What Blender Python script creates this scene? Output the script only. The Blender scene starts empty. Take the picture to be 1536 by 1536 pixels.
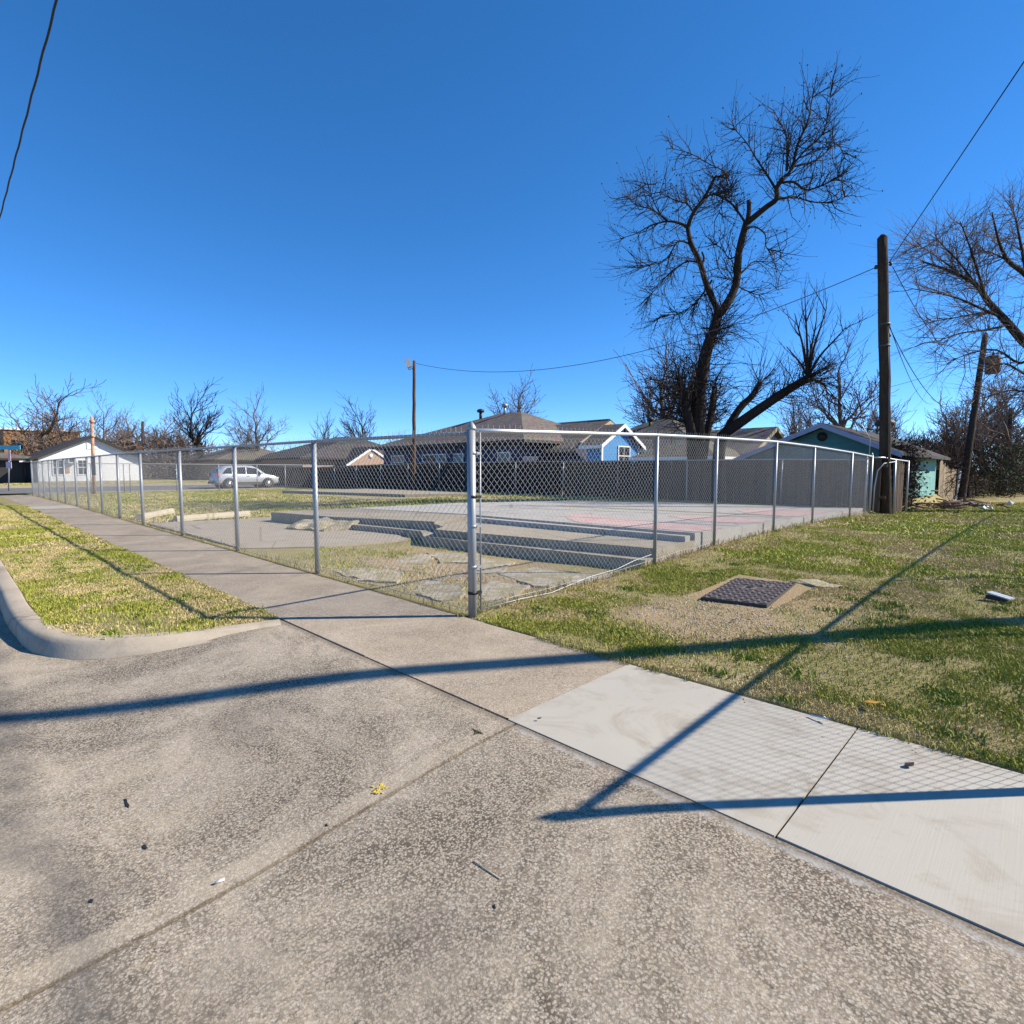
import bpy, bmesh, math, random
import numpy as np
from mathutils import Vector, Matrix
random.seed(7); rng = np.random.default_rng(7)
scene = bpy.context.scene
col = scene.collection
PI = math.pi
# ------------------------------------------------------------------ camera geometry
F = 832.0; TH = math.atan(62/832); H = 1.40
_a = math.atan((768+90)/F*math.cos(TH))
fh = (-math.cos(_a), math.sin(_a)); rt = (math.sin(_a), math.cos(_a))
CX = CY = 0.0
def ray(px, py):
    u = (px-768)/F; v = -(py-768)/F
    d = math.cos(TH)+v*math.sin(TH); z = -math.sin(TH)+v*math.cos(TH)
    return (fh[0]*d+rt[0]*u, fh[1]*d+rt[1]*u, z, d)
_r = ray(709, 925); _s = -H/_r[2]; CX, CY = -_r[0]*_s, -_r[1]*_s
def G(px, py, z=0.0):
    r = ray(px, py); s = (z-H)/r[2]; return Vector((CX+r[0]*s, CY+r[1]*s, z))
def P(px, py, dep):
    r = ray(px, py); s = dep/r[3]; return Vector((CX+r[0]*s, CY+r[1]*s, H+r[2]*s))
def onY(px, py, Y):
    r = ray(px, py); s = (Y-CY)/r[1]; return Vector((CX+r[0]*s, Y, H+r[2]*s))
def onX(px, py, X):
    r = ray(px, py); s = (X-CX)/r[0]; return Vector((X, CY+r[1]*s, H+r[2]*s))
cam_d = bpy.data.cameras.new('camera'); cam = bpy.data.objects.new('camera', cam_d); col.objects.link(cam)
cam_d.sensor_width = 36; cam_d.lens = 36*F/1536; cam_d.clip_start = 0.05; cam_d.clip_end = 3000
fw = Vector((fh[0]*math.cos(TH), fh[1]*math.cos(TH), -math.sin(TH)))
up = Vector((fh[0]*math.sin(TH), fh[1]*math.sin(TH), math.cos(TH)))
rv = Vector((rt[0], rt[1], 0))
cam.matrix_world = Matrix(((rv.x, up.x, -fw.x, CX), (rv.y, up.y, -fw.y, CY), (rv.z, up.z, -fw.z, H), (0, 0, 0, 1)))
scene.camera = cam
# ------------------------------------------------------------------ light
EL = math.radians(35); SD = Vector((0.67, 0.742, 0)).normalized()
SV = Vector((SD.x*math.cos(EL), SD.y*math.cos(EL), math.sin(EL)))
sl = bpy.data.lights.new('sun', 'SUN'); sl.energy = 4.5; sl.angle = math.radians(0.53); sl.color = (1.0, 0.915, 0.78)
so = bpy.data.objects.new('sun', sl); col.objects.link(so)
so.rotation_euler = SV.to_track_quat('Z', 'Y').to_euler(); so.location = (20, 20, 30)
w = bpy.data.worlds.new('World'); scene.world = w; w.use_nodes = True
nt = w.node_tree; nt.nodes.clear()
sky = nt.nodes.new('ShaderNodeTexSky'); sky.sky_type = 'NISHITA'; sky.sun_disc = False
sky.sun_elevation = EL; sky.sun_rotation = math.atan2(SD.x, SD.y)
sky.air_density = 0.5; sky.dust_density = 0.0; sky.ozone_density = 6.0; sky.altitude = 0
hs = nt.nodes.new('ShaderNodeHueSaturation'); hs.inputs['Saturation'].default_value = 1.19; hs.inputs['Hue'].default_value = 0.503; hs.inputs['Value'].default_value = 1.1
bg = nt.nodes.new('ShaderNodeBackground'); bg.inputs[1].default_value = 0.15
wo = nt.nodes.new('ShaderNodeOutputWorld')
nt.links.new(sky.outputs[0], hs.inputs['Color']); gm = nt.nodes.new('ShaderNodeGamma'); gm.inputs[1].default_value = 0.86; nt.links.new(hs.outputs[0], gm.inputs[0]); nt.links.new(gm.outputs[0], bg.inputs[0]); nt.links.new(bg.outputs[0], wo.inputs[0])
scene.view_settings.view_transform = 'Standard'; scene.view_settings.look = 'None'
scene.view_settings.exposure = 0.95; scene.view_settings.gamma = 1.0
scene.render.engine = 'CYCLES'
scene.render.resolution_x = 1024; scene.render.resolution_y = 1024
scene.cycles.max_bounces = 6; scene.cycles.diffuse_bounces = 3
# ------------------------------------------------------------------ materials
class NG:
    def __init__(s, name):
        s.m = bpy.data.materials.new(name); s.m.use_nodes = True; s.t = s.m.node_tree
        s.b = s.t.nodes['Principled BSDF']; s.L = s.t.links.new
        s.tc = s.t.nodes.new('ShaderNodeNewGeometry').outputs['Position']
        s.disp = None
    def n(s, typ, **kw):
        nd = s.t.nodes.new(typ)
        for k, v in kw.items(): setattr(nd, k, v)
        return nd
    def scale(s, sx, sy, sz):
        m = s.n('ShaderNodeVectorMath', operation='MULTIPLY'); s.L(s.tc, m.inputs[0]); m.inputs[1].default_value = (sx, sy, sz); return m.outputs[0]
    def noise(s, sc, det=4, rough=.6, vec=None, dist=0):
        nd = s.n('ShaderNodeTexNoise'); nd.inputs['Scale'].default_value = sc; nd.inputs['Detail'].default_value = det
        nd.inputs['Roughness'].default_value = rough; nd.inputs['Distortion'].default_value = dist
        s.L(vec or s.tc, nd.inputs['Vector']); return nd.outputs[0]
    def voro(s, sc, feat='F1', vec=None, rnd=1):
        nd = s.n('ShaderNodeTexVoronoi', feature=feat); nd.inputs['Scale'].default_value = sc; nd.inputs['Randomness'].default_value = rnd
        s.L(vec or s.tc, nd.inputs['Vector']); return nd
    def ramp(s, fac, stops, interp='LINEAR'):
        nd = s.n('ShaderNodeValToRGB'); cr = nd.color_ramp; cr.interpolation = interp
        while len(cr.elements) < len(stops): cr.elements.new(.5)
        for e, (p, c) in zip(cr.elements, stops): e.position = p; e.color = (c, c, c, 1) if isinstance(c, (int, float)) else (*c, 1)
        s.L(fac, nd.inputs[0]); return nd.outputs[0]
    def mix(s, f, a, b, mode='MIX'):
        nd = s.n('ShaderNodeMix', data_type='RGBA', blend_type=mode)
        for i, x in ((0, f), (6, a), (7, b)):
            if isinstance(x, (int, float)): nd.inputs[i].default_value = x if i == 0 else (x, x, x, 1)
            elif isinstance(x, tuple): nd.inputs[i].default_value = (*x, 1)
            else: s.L(x, nd.inputs[i])
        return nd.outputs[2]
    def math(s, op, a, b=0.0, clamp=False):
        nd = s.n('ShaderNodeMath', operation=op, use_clamp=clamp)
        for i, x in ((0, a), (1, b)):
            if isinstance(x, (int, float)): nd.inputs[i].default_value = x
            else: s.L(x, nd.inputs[i])
        return nd.outputs[0]
    def xyz(s):
        nd = s.n('ShaderNodeSeparateXYZ'); s.L(s.tc, nd.inputs[0]); return nd.outputs
    def island(s): return s.n('ShaderNodeNewGeometry').outputs['Random Per Island']
    def bump(s, h, st, dist=0.01, prev=None):
        nd = s.n('ShaderNodeBump'); nd.inputs['Strength'].default_value = st; nd.inputs['Distance'].default_value = dist
        s.L(h, nd.inputs['Height'])
        if prev: s.L(prev, nd.inputs['Normal'])
        return nd.outputs[0]
    def out(s, c=None, rough=.8, metal=0., nrm=None, spec=.5):
        if c is not None:
            if isinstance(c, tuple): s.b.inputs['Base Color'].default_value = (*c, 1)
            else: s.L(c, s.b.inputs['Base Color'])
        if isinstance(rough, (int, float)): s.b.inputs['Roughness'].default_value = rough
        else: s.L(rough, s.b.inputs['Roughness'])
        s.b.inputs['Metallic'].default_value = metal; s.b.inputs['Specular IOR Level'].default_value = spec
        if nrm: s.L(nrm, s.b.inputs['Normal'])
        return s.m
def simple(name, c, c2=None, sc=6, rough=.8, metal=0., bump=.0, spec=.4, bsc=40):
    g = NG(name); c2 = c2 or tuple(x*.8 for x in c)
    k = g.mix(g.ramp(g.noise(sc, 5), [(.3, 0.), (.7, 1.)]), c, c2)
    nr = g.bump(g.noise(bsc, 3), bump) if bump else None
    return g.out(k, rough, metal, nr, spec)
M = {}
def aggregate(name, base, pebbles, sc, dark=.5, patch=1.0):
    g = NG(name)
    wn = g.n('ShaderNodeTexNoise'); wn.inputs['Scale'].default_value = sc*.55; wn.inputs['Detail'].default_value = 3; g.L(g.tc, wn.inputs['Vector'])
    ws = g.n('ShaderNodeVectorMath', operation='SCALE'); ws.inputs['Scale'].default_value = 1.3/sc; g.L(wn.outputs['Color'], ws.inputs[0]); wa = g.n('ShaderNodeVectorMath', operation='ADD'); g.L(g.tc, wa.inputs[0]); g.L(ws.outputs[0], wa.inputs[1])
    v = g.voro(sc, vec=wa.outputs[0]); v2 = g.voro(sc*2.3, vec=wa.outputs[0])
    rnd = g.n('ShaderNodeSeparateColor'); g.L(v.outputs['Color'], rnd.inputs[0])
    rnd2 = g.n('ShaderNodeSeparateColor'); g.L(v2.outputs['Color'], rnd2.inputs[0])
    peb = g.ramp(rnd.outputs[0], pebbles, 'CONSTANT')
    peb2 = g.ramp(rnd2.outputs[1], pebbles, 'CONSTANT')
    peb = g.mix(g.math('GREATER_THAN', rnd.outputs[2], .55), peb, peb2)
    big = g.noise(.9, 4, .6); mid = g.noise(3.5, 4, .65)
    wear = g.ramp(g.mix(.45, big, mid), [(.38, 0.), (.62, 1.)])
    gap = g.ramp(v.outputs['Distance'], [(.35, 0.), (.75, 1.)])
    mort = g.mix(g.noise(60, 3), base, tuple(x*.72 for x in base))
    c = g.mix(g.math('MULTIPLY', gap, .6), g.mix(.2, peb, mort), mort)
    c = g.mix(g.math('MULTIPLY', wear, .6), c, mort)
    fine = g.noise(sc*1.3, 4, .85); c = g.mix(g.math('MULTIPLY', g.ramp(fine, [(.50, 0.), (.60, 1.)]), .5), c, tuple(x*.42 for x in base)); c = g.mix(g.math('MULTIPLY', g.ramp(fine, [(.36, 1.), (.44, 0.)]), .22), c, tuple(min(.75, x*1.4) for x in base))
    dk = g.ramp(g.noise(1.1, 6, .75, dist=.6), [(.40, 0.), (.62, 1.)])
    pit = g.ramp(g.noise(62, 4, .85), [(.53, 0.), (.60, 1.)])
    c = g.mix(g.math('MULTIPLY', pit, g.math('MULTIPLY', g.math('ADD', g.math('MULTIPLY', dk, .8), .2), dark)), c, (.05, .045, .04))
    crev = g.ramp(v.outputs['Distance'], [(.42, 0.), (.62, 1.)])
    c = g.mix(g.math('MULTIPLY', crev, g.math('MULTIPLY', g.math('ADD', dk, .25), dark*.8), True), c, (.06, .048, .036))
    c = g.mix(g.math('MULTIPLY', dk, .2*patch), c, tuple(x*.42 for x in base))
    hgt = g.mix(.5, v.outputs['Distance'], v2.outputs['Distance'])
    b = g.bump(hgt, .28, .005); b = g.bump(g.noise(14, 4), .25, .01, b)
    return g, c, b
PEB = [(0., (.50, .42, .33)), (.2, (.36, .29, .22)), (.38, (.53, .46, .38)), (.5, (.22, .18, .15)), (.62, (.42, .39, .37)), (.75, (.30, .21, .14)), (.84, (.58, .53, .46)), (.93, (.12, .11, .11))]
g, c, b = aggregate('exposed_aggregate', (.53, .445, .32), PEB, 105, .95)
# tyre rubbed gutter stains along the street edge
sx = g.xyz(); d = g.math('ABSOLUTE', g.math('ADD', sx[1], g.math('ADD', 3.33, g.math('MULTIPLY', g.math('SUBTRACT', g.noise(1.4, 5), .5), .55))))
st = g.ramp(d, [(.02, 1.), (.17, 0.)]); c = g.mix(g.math('MULTIPLY', st, g.ramp(g.noise(5, 5, .7), [(.3, .2), (.6, .6)])), c, (.085, .08, .075))
jt = g.ramp(g.math('ABSOLUTE', g.math('SUBTRACT', sx[0], g.math('ADD', 1.80, g.math('MULTIPLY', g.math('SUBTRACT', g.noise(6, 3), .5), .03)))), [(.045, 1.), (.065, 0.)]); c = g.mix(g.math('MULTIPLY', jt, .28), c, (.50, .42, .31))
jt = g.ramp(g.math('ABSOLUTE', g.math('SUBTRACT', sx[0], g.math('ADD', 1.872, g.math('MULTIPLY', g.math('SUBTRACT', g.noise(9, 4), .5), .02)))), [(.004, 1.), (.014, 0.)]); c = g.mix(g.math('MULTIPLY', jt, .85), c, (.09, .07, .048))
jt = g.ramp(g.math('ADD', g.math('ABSOLUTE', g.math('ADD', sx[1], 1.385)), g.math('MULTIPLY', g.math('SUBTRACT', g.noise(7, 5, .8), .5), .12)), [(.0, 1.), (.022, 0.)]); c = g.mix(g.math('MULTIPLY', jt, g.math('MULTIPLY', .7, g.math('GREATER_THAN', sx[0], 1.85))), c, (.44, .43, .40))
jt = g.ramp(g.math('ABSOLUTE', g.math('ADD', sx[1], g.math('ADD', 1.36, g.math('MULTIPLY', g.math('SUBTRACT', g.noise(8, 4), .5), .04)))), [(.01, 1.), (.05, 0.)]); c = g.mix(g.math('MULTIPLY', jt, .55), c, (.14, .11, .08))
for (bx, by, br_) in ((2.25, -3.0, .22), (1.55, -3.12, .13), (2.6, -2.6, .3), (.6, -2.3, .35)):
    dv = g.n('ShaderNodeVectorMath', operation='DISTANCE'); g.L(g.scale(1, 1, 0), dv.inputs[0]); dv.inputs[1].default_value = (bx, by, 0)
    bl = g.ramp(g.math('ADD', dv.outputs['Value'], g.math('MULTIPLY', g.math('SUBTRACT', g.noise(4, 5, .7), .5), br_*1.8)), [(br_*.4, 1.), (br_*1.1, 0.)]); c = g.mix(g.math('MULTIPLY', bl, .22), c, (.13, .115, .10))
M['apron'] = g.out(c, .9, 0, b, .2)
PEB2 = [(0., (.47, .39, .31)), (.3, (.37, .30, .23)), (.5, (.54, .47, .40)), (.7, (.31, .25, .19)), (.9, (.6, .55, .48))]
g, c, b = aggregate('old_sidewalk', (.46, .375, .265), PEB2, 105, .5, .5); M['oldwalk'] = g.out(c, .9, 0, b, .2)
g = NG('new_concrete'); n1 = g.noise(1.2, 5, .6); strk = g.noise(1, 3, .6, g.scale(140, 3, 1)); spk = g.ramp(g.noise(35, 2, .4), [(.72, 0.), (.78, 1.)])
c = g.mix(n1, (.44, .41, .345), (.375, .345, .285)); c = g.mix(g.math('MULTIPLY', g.ramp(strk, [(.4, 0.), (.7, 1.)]), .16), c, (.42, .40, .37))
c = g.mix(g.math('MULTIPLY', g.ramp(g.noise(3, 6, .7, dist=1), [(.50, 0.), (.66, 1.)]), .55), c, (.27, .225, .165)); c = g.mix(g.math('MULTIPLY', g.ramp(g.noise(.7, 6, .7), [(.45, 0.), (.65, 1.)]), .35), c, (.36, .335, .29)); c = g.mix(g.math('MULTIPLY', spk, .35), c, (.25, .24, .22))
M['newwalk'] = g.out(c, .85, 0, g.bump(strk, .25, .003), .25)
def concrete(name, a, b_, dirt=(.2, .17, .13), sc=1.0, amt=.45, bm=.3):
    g = NG(name)
    c = g.mix(g.ramp(g.noise(2.2*sc, 6, .65), [(.3, 0.), (.7, 1.)]), a, b_)
    c = g.mix(g.math('MULTIPLY', g.ramp(g.noise(4.5*sc, 7, .75, dist=.8), [(.5, 0.), (.7, 1.)]), amt), c, dirt)
    c = g.mix(g.math('MULTIPLY', g.ramp(g.voro(90).outputs['Distance'], [(.2, 0.), (.6, 1.)]), .2), c, tuple(x*.6 for x in a))
    v = g.voro(.45*sc, 'DISTANCE_TO_EDGE', vec=None); cr = g.ramp(v.outputs[0], [(.0, 1.), (.012, 0.)])
    c = g.mix(g.math('MULTIPLY', cr, .55), c, (.13, .11, .08))
    return g.out(c, .9, 0, g.bump(g.noise(30, 5, .7), bm, .01), .2)
M['slab'] = concrete('slab_concrete', (.42, .395, .36), (.355, .335, .30), amt=.4)
M['step'] = concrete('step_concrete', (.38, .325, .25), (.30, .26, .195), amt=.55)
M['park'] = concrete('parking_concrete', (.38, .325, .25), (.315, .27, .21), amt=.4)
M['curb'] = concrete('curb_concrete', (.47, .395, .30), (.38, .32, .245), amt=.5)
M['rubble'] = concrete('broken_concrete', (.50, .43, .33), (.36, .30, .22), (.15, .13, .06), 3, .8, .8)
g = NG('crumbling_concrete'); n1 = g.noise(3, 6, .75, dist=.5); n2 = g.noise(14, 5, .8)
c = g.mix(g.ramp(n2, [(.35, 0.), (.65, 1.)]), (.47, .42, .345), (.33, .285, .225)); v = g.voro(2.6, 'DISTANCE_TO_EDGE', g.n('ShaderNodeVectorMath', operation='ADD').outputs[0])
vv = [x for x in g.t.nodes if x.type == 'VECT_MATH'][-1]; g.L(g.tc, vv.inputs[0]); nn = g.n('ShaderNodeTexNoise'); nn.inputs['Scale'].default_value = 4; g.L(g.tc, nn.inputs['Vector']); sc_ = g.n('ShaderNodeVectorMath', operation='SCALE'); sc_.inputs['Scale'].default_value = .3; g.L(nn.outputs['Color'], sc_.inputs[0]); g.L(sc_.outputs[0], vv.inputs[1])
cr = g.ramp(v.outputs[0], [(.01, 1.), (.05, 0.)]); c = g.mix(g.math('MULTIPLY', cr, .45), c, (.16, .14, .055)); pt_ = g.ramp(n1, [(.46, 0.), (.54, 1.)]); c = g.mix(g.math('MULTIPLY', pt_, .75), c, g.mix(n2, (.20, .185, .075), (.33, .265, .155)))
M['rubble'] = g.out(c, .95, 0, g.bump(g.mix(.5, n1, n2), .9, .03), .1)
M['bumper'] = concrete('bumper_concrete', (.50, .44, .33), (.42, .36, .26))
g = NG('worn_red_floor'); c = g.mix(g.ramp(g.noise(3, 6, .7), [(.35, 0.), (.65, 1.)]), (.46, .27, .24), (.50, .40, .37))
br = g.n('ShaderNodeTexBrick'); br.inputs['Scale'].default_value = 5; g.L(g.tc, br.inputs['Vector']); br.inputs['Mortar Size'].default_value = .03
br.inputs['Color1'].default_value = (1, 1, 1, 1); br.inputs['Color2'].default_value = (.85, .85, .85, 1); br.inputs['Mortar'].default_value = (1.0, .98, .96, 1)
M['red'] = g.out(g.mix(.6, c, br.outputs[0], 'MULTIPLY'), .9, 0, g.bump(g.noise(30, 4), .2), .2)
g = NG('asphalt'); M['asphalt'] = g.out(g.mix(g.noise(2, 6, .7), (.10, .10, .10), (.17, .165, .155)), .9, 0, g.bump(g.noise(90, 3), .4, .005), .3)
# ground: soil, straw and short grass
g = NG('dry_lawn_ground'); n1 = g.noise(.7, 6, .65); n2 = g.noise(5, 6, .7); n3 = g.noise(60, 4, .75)
c = g.mix(g.ramp(n2, [(.35, 0.), (.65, 1.)]), (.42, .34, .17), (.25, .25, .06)); c = g.mix(g.ramp(g.mix(.6, n1, n2), [(.48, 0.), (.62, 1.)]), c, (.48, .38, .24))
vm_ = g.n('ShaderNodeVectorMath', operation='DISTANCE'); g.L(g.scale(1, 1, 0), vm_.inputs[0]); vm_.inputs[1].default_value = (1.7, 1.35, 0); vm3 = g.n('ShaderNodeVectorMath', operation='DISTANCE'); g.L(g.scale(1, 1, 0), vm3.inputs[0]); vm3.inputs[1].default_value = (1.65, 2.6, 0); vm2 = g.n('ShaderNodeVectorMath', operation='DISTANCE'); g.L(g.scale(.55, 1, 0), vm2.inputs[0]); vm2.inputs[1].default_value = (-1.35, 1.7, 0)
dm = g.math('ADD', g.math('MINIMUM', g.math('MINIMUM', vm_.outputs['Value'], vm3.outputs['Value']), g.math('MULTIPLY', vm2.outputs['Value'], .62)), g.math('MULTIPLY', g.math('SUBTRACT', g.noise(2.5, 5, .7), .5), 1.6)); c = g.mix(g.ramp(dm, [(.55, 1.), (1.0, 0.)]), c, (.46, .34, .20))
c = g.mix(g.math('MULTIPLY', g.ramp(n3, [(.45, 0.), (.62, 1.)]), .4), c, (.07, .055, .025)); c = g.mix(g.math('MULTIPLY', g.ramp(g.noise(110, 2), [(.58, 0.), (.7, 1.)]), .5), c, (.42, .36, .22))
M['ground'] = g.out(c, .95, 0, g.bump(n3, .9, .03), .1)
g = NG('grass_blade'); at = g.n('ShaderNodeAttribute', attribute_name='Col'); M['blade'] = g.out(at.outputs['Color'], .65, 0, None, .25)
g = NG('pebble'); M['pebble'] = g.out(g.ramp(g.island(), [(0, (.55, .47, .36)), (.35, (.34, .28, .2)), (.6, (.6, .55, .48)), (.85, (.25, .2, .15)), (1, (.5, .45, .4))]), .9)
g = NG('galvanised_steel'); c = g.mix(g.noise(25, 4, .7), (.36, .375, .385), (.27, .285, .295)); M['galv'] = g.out(c, .45, .4, g.bump(g.noise(50, 2), .08), .5)
g = NG('galvanised_wire'); M['wire'] = g.out((.36, .365, .36), .5, .3)
M['rail'] = simple('bright_rail', (.60, .61, .62), (.50, .51, .52), 12, .4, .4)  # brighter than the sidewalk rail, whose shade is put into its darker grey
M['black'] = simple('black_rubber', (.015, .015, .017), rough=.6)
def bark(name, a, b_, sc=1.):
    g = NG(name); vv = g.scale(14*sc, 14*sc, 2.5*sc); n = g.noise(1, 5, .7, vv)
    return g.out(g.mix(g.ramp(n, [(.35, 0.), (.7, 1.)]), a, b_), .95, 0, g.bump(n, .8, .05), .1)
M['bark'] = bark('dark_bark', (.050, .038, .030), (.022, .017, .015)); M['bark2'] = bark('grey_bark', (.18, .145, .12), (.09, .07, .058))
M['twig'] = simple('grey_twig', (.18, .135, .11), (.11, .08, .066), 3, .95, spec=.1); M['twigd'] = simple('dark_twig', (.055, .04, .033), (.03, .022, .02), 3, .95, spec=.1)
M['twigr'] = simple('reddish_twig', (.20, .14, .105), (.12, .085, .066), 3, .95, spec=.1)
M['leafd'] = simple('withered_leaf', (.05, .03, .018), (.03, .02, .012), 3, .9)
M['leafg'] = simple('evergreen_leaf', (.06, .085, .03), (.03, .05, .018), 2, .8, spec=.1)
def boards(name, a, b_, c_):
    g = NG(name); n = g.noise(1, 5, .7, g.scale(30, 30, 2)); isl = g.island()
    c = g.mix(isl, a, b_); c = g.mix(g.math('MULTIPLY', g.ramp(n, [(.4, 0.), (.7, 1.)]), .6), c, c_)
    return g.out(c, .9, 0, g.bump(n, .4, .01), .15)
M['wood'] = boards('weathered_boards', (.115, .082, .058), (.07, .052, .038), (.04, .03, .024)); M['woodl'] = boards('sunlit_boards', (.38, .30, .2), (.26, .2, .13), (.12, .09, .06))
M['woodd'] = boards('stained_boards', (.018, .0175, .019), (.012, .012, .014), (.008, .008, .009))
M['pole'] = bark('pole_wood', (.07, .05, .036), (.03, .022, .017), .8); M['poleb'] = bark('brown_pole', (.16, .085, .055), (.08, .045, .03), .8)
def shingles(name, a, b_):
    g = NG(name); n = g.noise(2, 5, .7); z = g.xyz()[2]; wv = g.ramp(g.math('FRACT', g.math('MULTIPLY', z, 11.)), [(.0, 0.), (.25, 1.), (1., 1.)])
    v = g.voro(5); c = g.mix(g.ramp(n, [(.3, 0.), (.7, 1.)]), a, b_); c = g.mix(.35, c, v.outputs['Color'], 'SOFT_LIGHT'); c = g.mix(g.math('MULTIPLY', g.math('SUBTRACT', 1., wv), .4), c, tuple(x*.4 for x in a))
    return g.out(c, .95, 0, g.bump(g.noise(30, 3), .3, .02), .1)
M['roofbr'] = shingles('brown_shingles', (.17, .145, .125), (.13, .11, .095)); M['roofdk'] = shingles('dark_shingles', (.085, .08, .078), (.06, .056, .055))
M['roofgr'] = shingles('grey_shingles', (.13, .122, .11), (.10, .094, .086)); M['rooftan'] = shingles('tan_shingles', (.15, .13, .105), (.115, .10, .083))
def siding(name, a, b_, per=7.):
    g = NG(name); z = g.xyz()[2]; fr = g.math('FRACT', g.math('MULTIPLY', z, per)); c = g.mix(g.ramp(g.noise(3, 5, .7), [(.3, 0.), (.7, 1.)]), a, b_)
    c = g.mix(g.ramp(fr, [(.0, .5), (.1, 0.)]), c, tuple(x*.35 for x in a))
    return g.out(c, .6, 0, g.bump(fr, .4, .01), .3)
M['sidw'] = siding('white_siding', (.76, .76, .75), (.70, .70, .69), 5); M['sidn'] = siding('navy_siding', (.035, .05, .105), (.028, .04, .085)); M['sidb'] = siding('blue_siding', (.06, .26, .56), (.05, .22, .48))
M['sidt'] = siding('teal_siding', (.07, .215, .20), (.055, .17, .16), 5); M['sidg'] = siding('grey_siding', (.30, .33, .37), (.25, .28, .31))
g = NG('patchy_teal_paint'); n = g.noise(1, 6, .75, g.scale(3, 9, 1.2)); c = g.mix(g.ramp(n, [(.35, 0.), (.5, 1.)]), (.22, .46, .40), (.10, .28, .25)); c = g.mix(g.ramp(n, [(.56, 0.), (.66, 1.)]), c, (.5, .58, .5)); M['teal2'] = g.out(c, .7, 0, g.bump(n, .3, .01))
def brick(name, a, b_, mo, sc=4.):
    g = NG(name); vec = g.n('ShaderNodeCombineXYZ'); s = g.xyz(); g.L(g.math('ADD', s[0], s[1]), vec.inputs[0]); g.L(s[2], vec.inputs[1])
    br = g.n('ShaderNodeTexBrick'); br.inputs['Scale'].default_value = sc; g.L(vec.outputs[0], br.inputs['Vector']); br.inputs['Color1'].default_value = (*a, 1); br.inputs['Color2'].default_value = (*b_, 1); br.inputs['Mortar'].default_value = (*mo, 1)
    return g.out(br.outputs[0], .9, 0, None, .2)
M['brick'] = brick('tan_brick', (.42, .27, .19), (.36, .22, .15), (.4, .36, .32)); M['bricko'] = brick('orange_brick', (.33, .17, .075), (.27, .14, .065), (.28, .2, .13), 3)
M['white'] = simple('white_paint', (.80, .80, .80), (.70, .70, .69), 4, .5); M['trimd'] = simple('dark_trim', (.03, .026, .025), rough=.6); M['trimv'] = simple('pale_violet_trim', (.34, .36, .46), (.28, .3, .38), 4, .6); M['trimt'] = simple('tan_trim', (.42, .33, .22), rough=.7)
g = NG('window_glass'); M['glass'] = g.out((.02, .025, .035), .12, 0, None, .4)
M['rustp'] = simple('rusty_pole_paint', (.50, .33, .22), (.30, .13, .06), 7, .8, bump=.3); M['purple'] = simple('dark_purple_sign', (.045, .04, .075), (.06, .055, .1), 5, .6); M['tealp'] = simple('turquoise_sign_paint', (.10, .48, .58), (.085, .42, .52), 4, .5); M['pink'] = simple('pale_pink_sign', (.72, .50, .52), (.66, .42, .44), 8, .5)  # sign purple kept dark: the shade on the panel is put into its colour
g = NG('silver_car_paint'); M['car'] = g.out((.52, .54, .57), .28, .35, None, .6); M['tyre'] = simple('tyre_rubber', (.02, .02, .02), rough=.85); M['rim'] = simple('alloy_rim', (.6, .6, .62), rough=.3, metal=.8)
M['redl'] = simple('tail_light_plastic', (.45, .02, .03), rough=.2); M['lampglass'] = simple('lamp_glass', (.75, .76, .76), rough=.2); M['plast'] = simple('grey_plastic', (.06, .06, .065), rough=.6)
M['iron'] = simple('rusty_cast_iron', (.075, .058, .05), (.05, .042, .038), 9, .7, .2, .3, .5, 60); M['ironhi'] = simple('worn_tread_iron', (.20, .165, .155), (.13, .105, .1), 14, .6, .3)
M['cable'] = simple('black_cable', (.012, .012, .014), rough=.6); M['cableg'] = simple('grey_cable', (.09, .10, .11), rough=.6); M['tin'] = simple('corrugated_tin', (.46, .49, .54), (.36, .39, .44), 3, .5, .5)
M['yellow'] = simple('yellow_spray_paint', (.72, .55, .06), rough=.8); M['orleaf'] = simple('orange_leaf', (.62, .33, .05), (.5, .25, .03), 20, .7); M['tar'] = simple('black_tar', (.02, .018, .018), rough=.7); M['litter'] = simple('white_litter', (.62, .62, .61), (.5, .49, .47), 10, .5); M['groove'] = simple('joint_dirt', (.035, .028, .02), rough=.95); M['rust'] = simple('transformer_rust', (.12, .06, .04), (.06, .035, .03), 6, .8)
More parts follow.
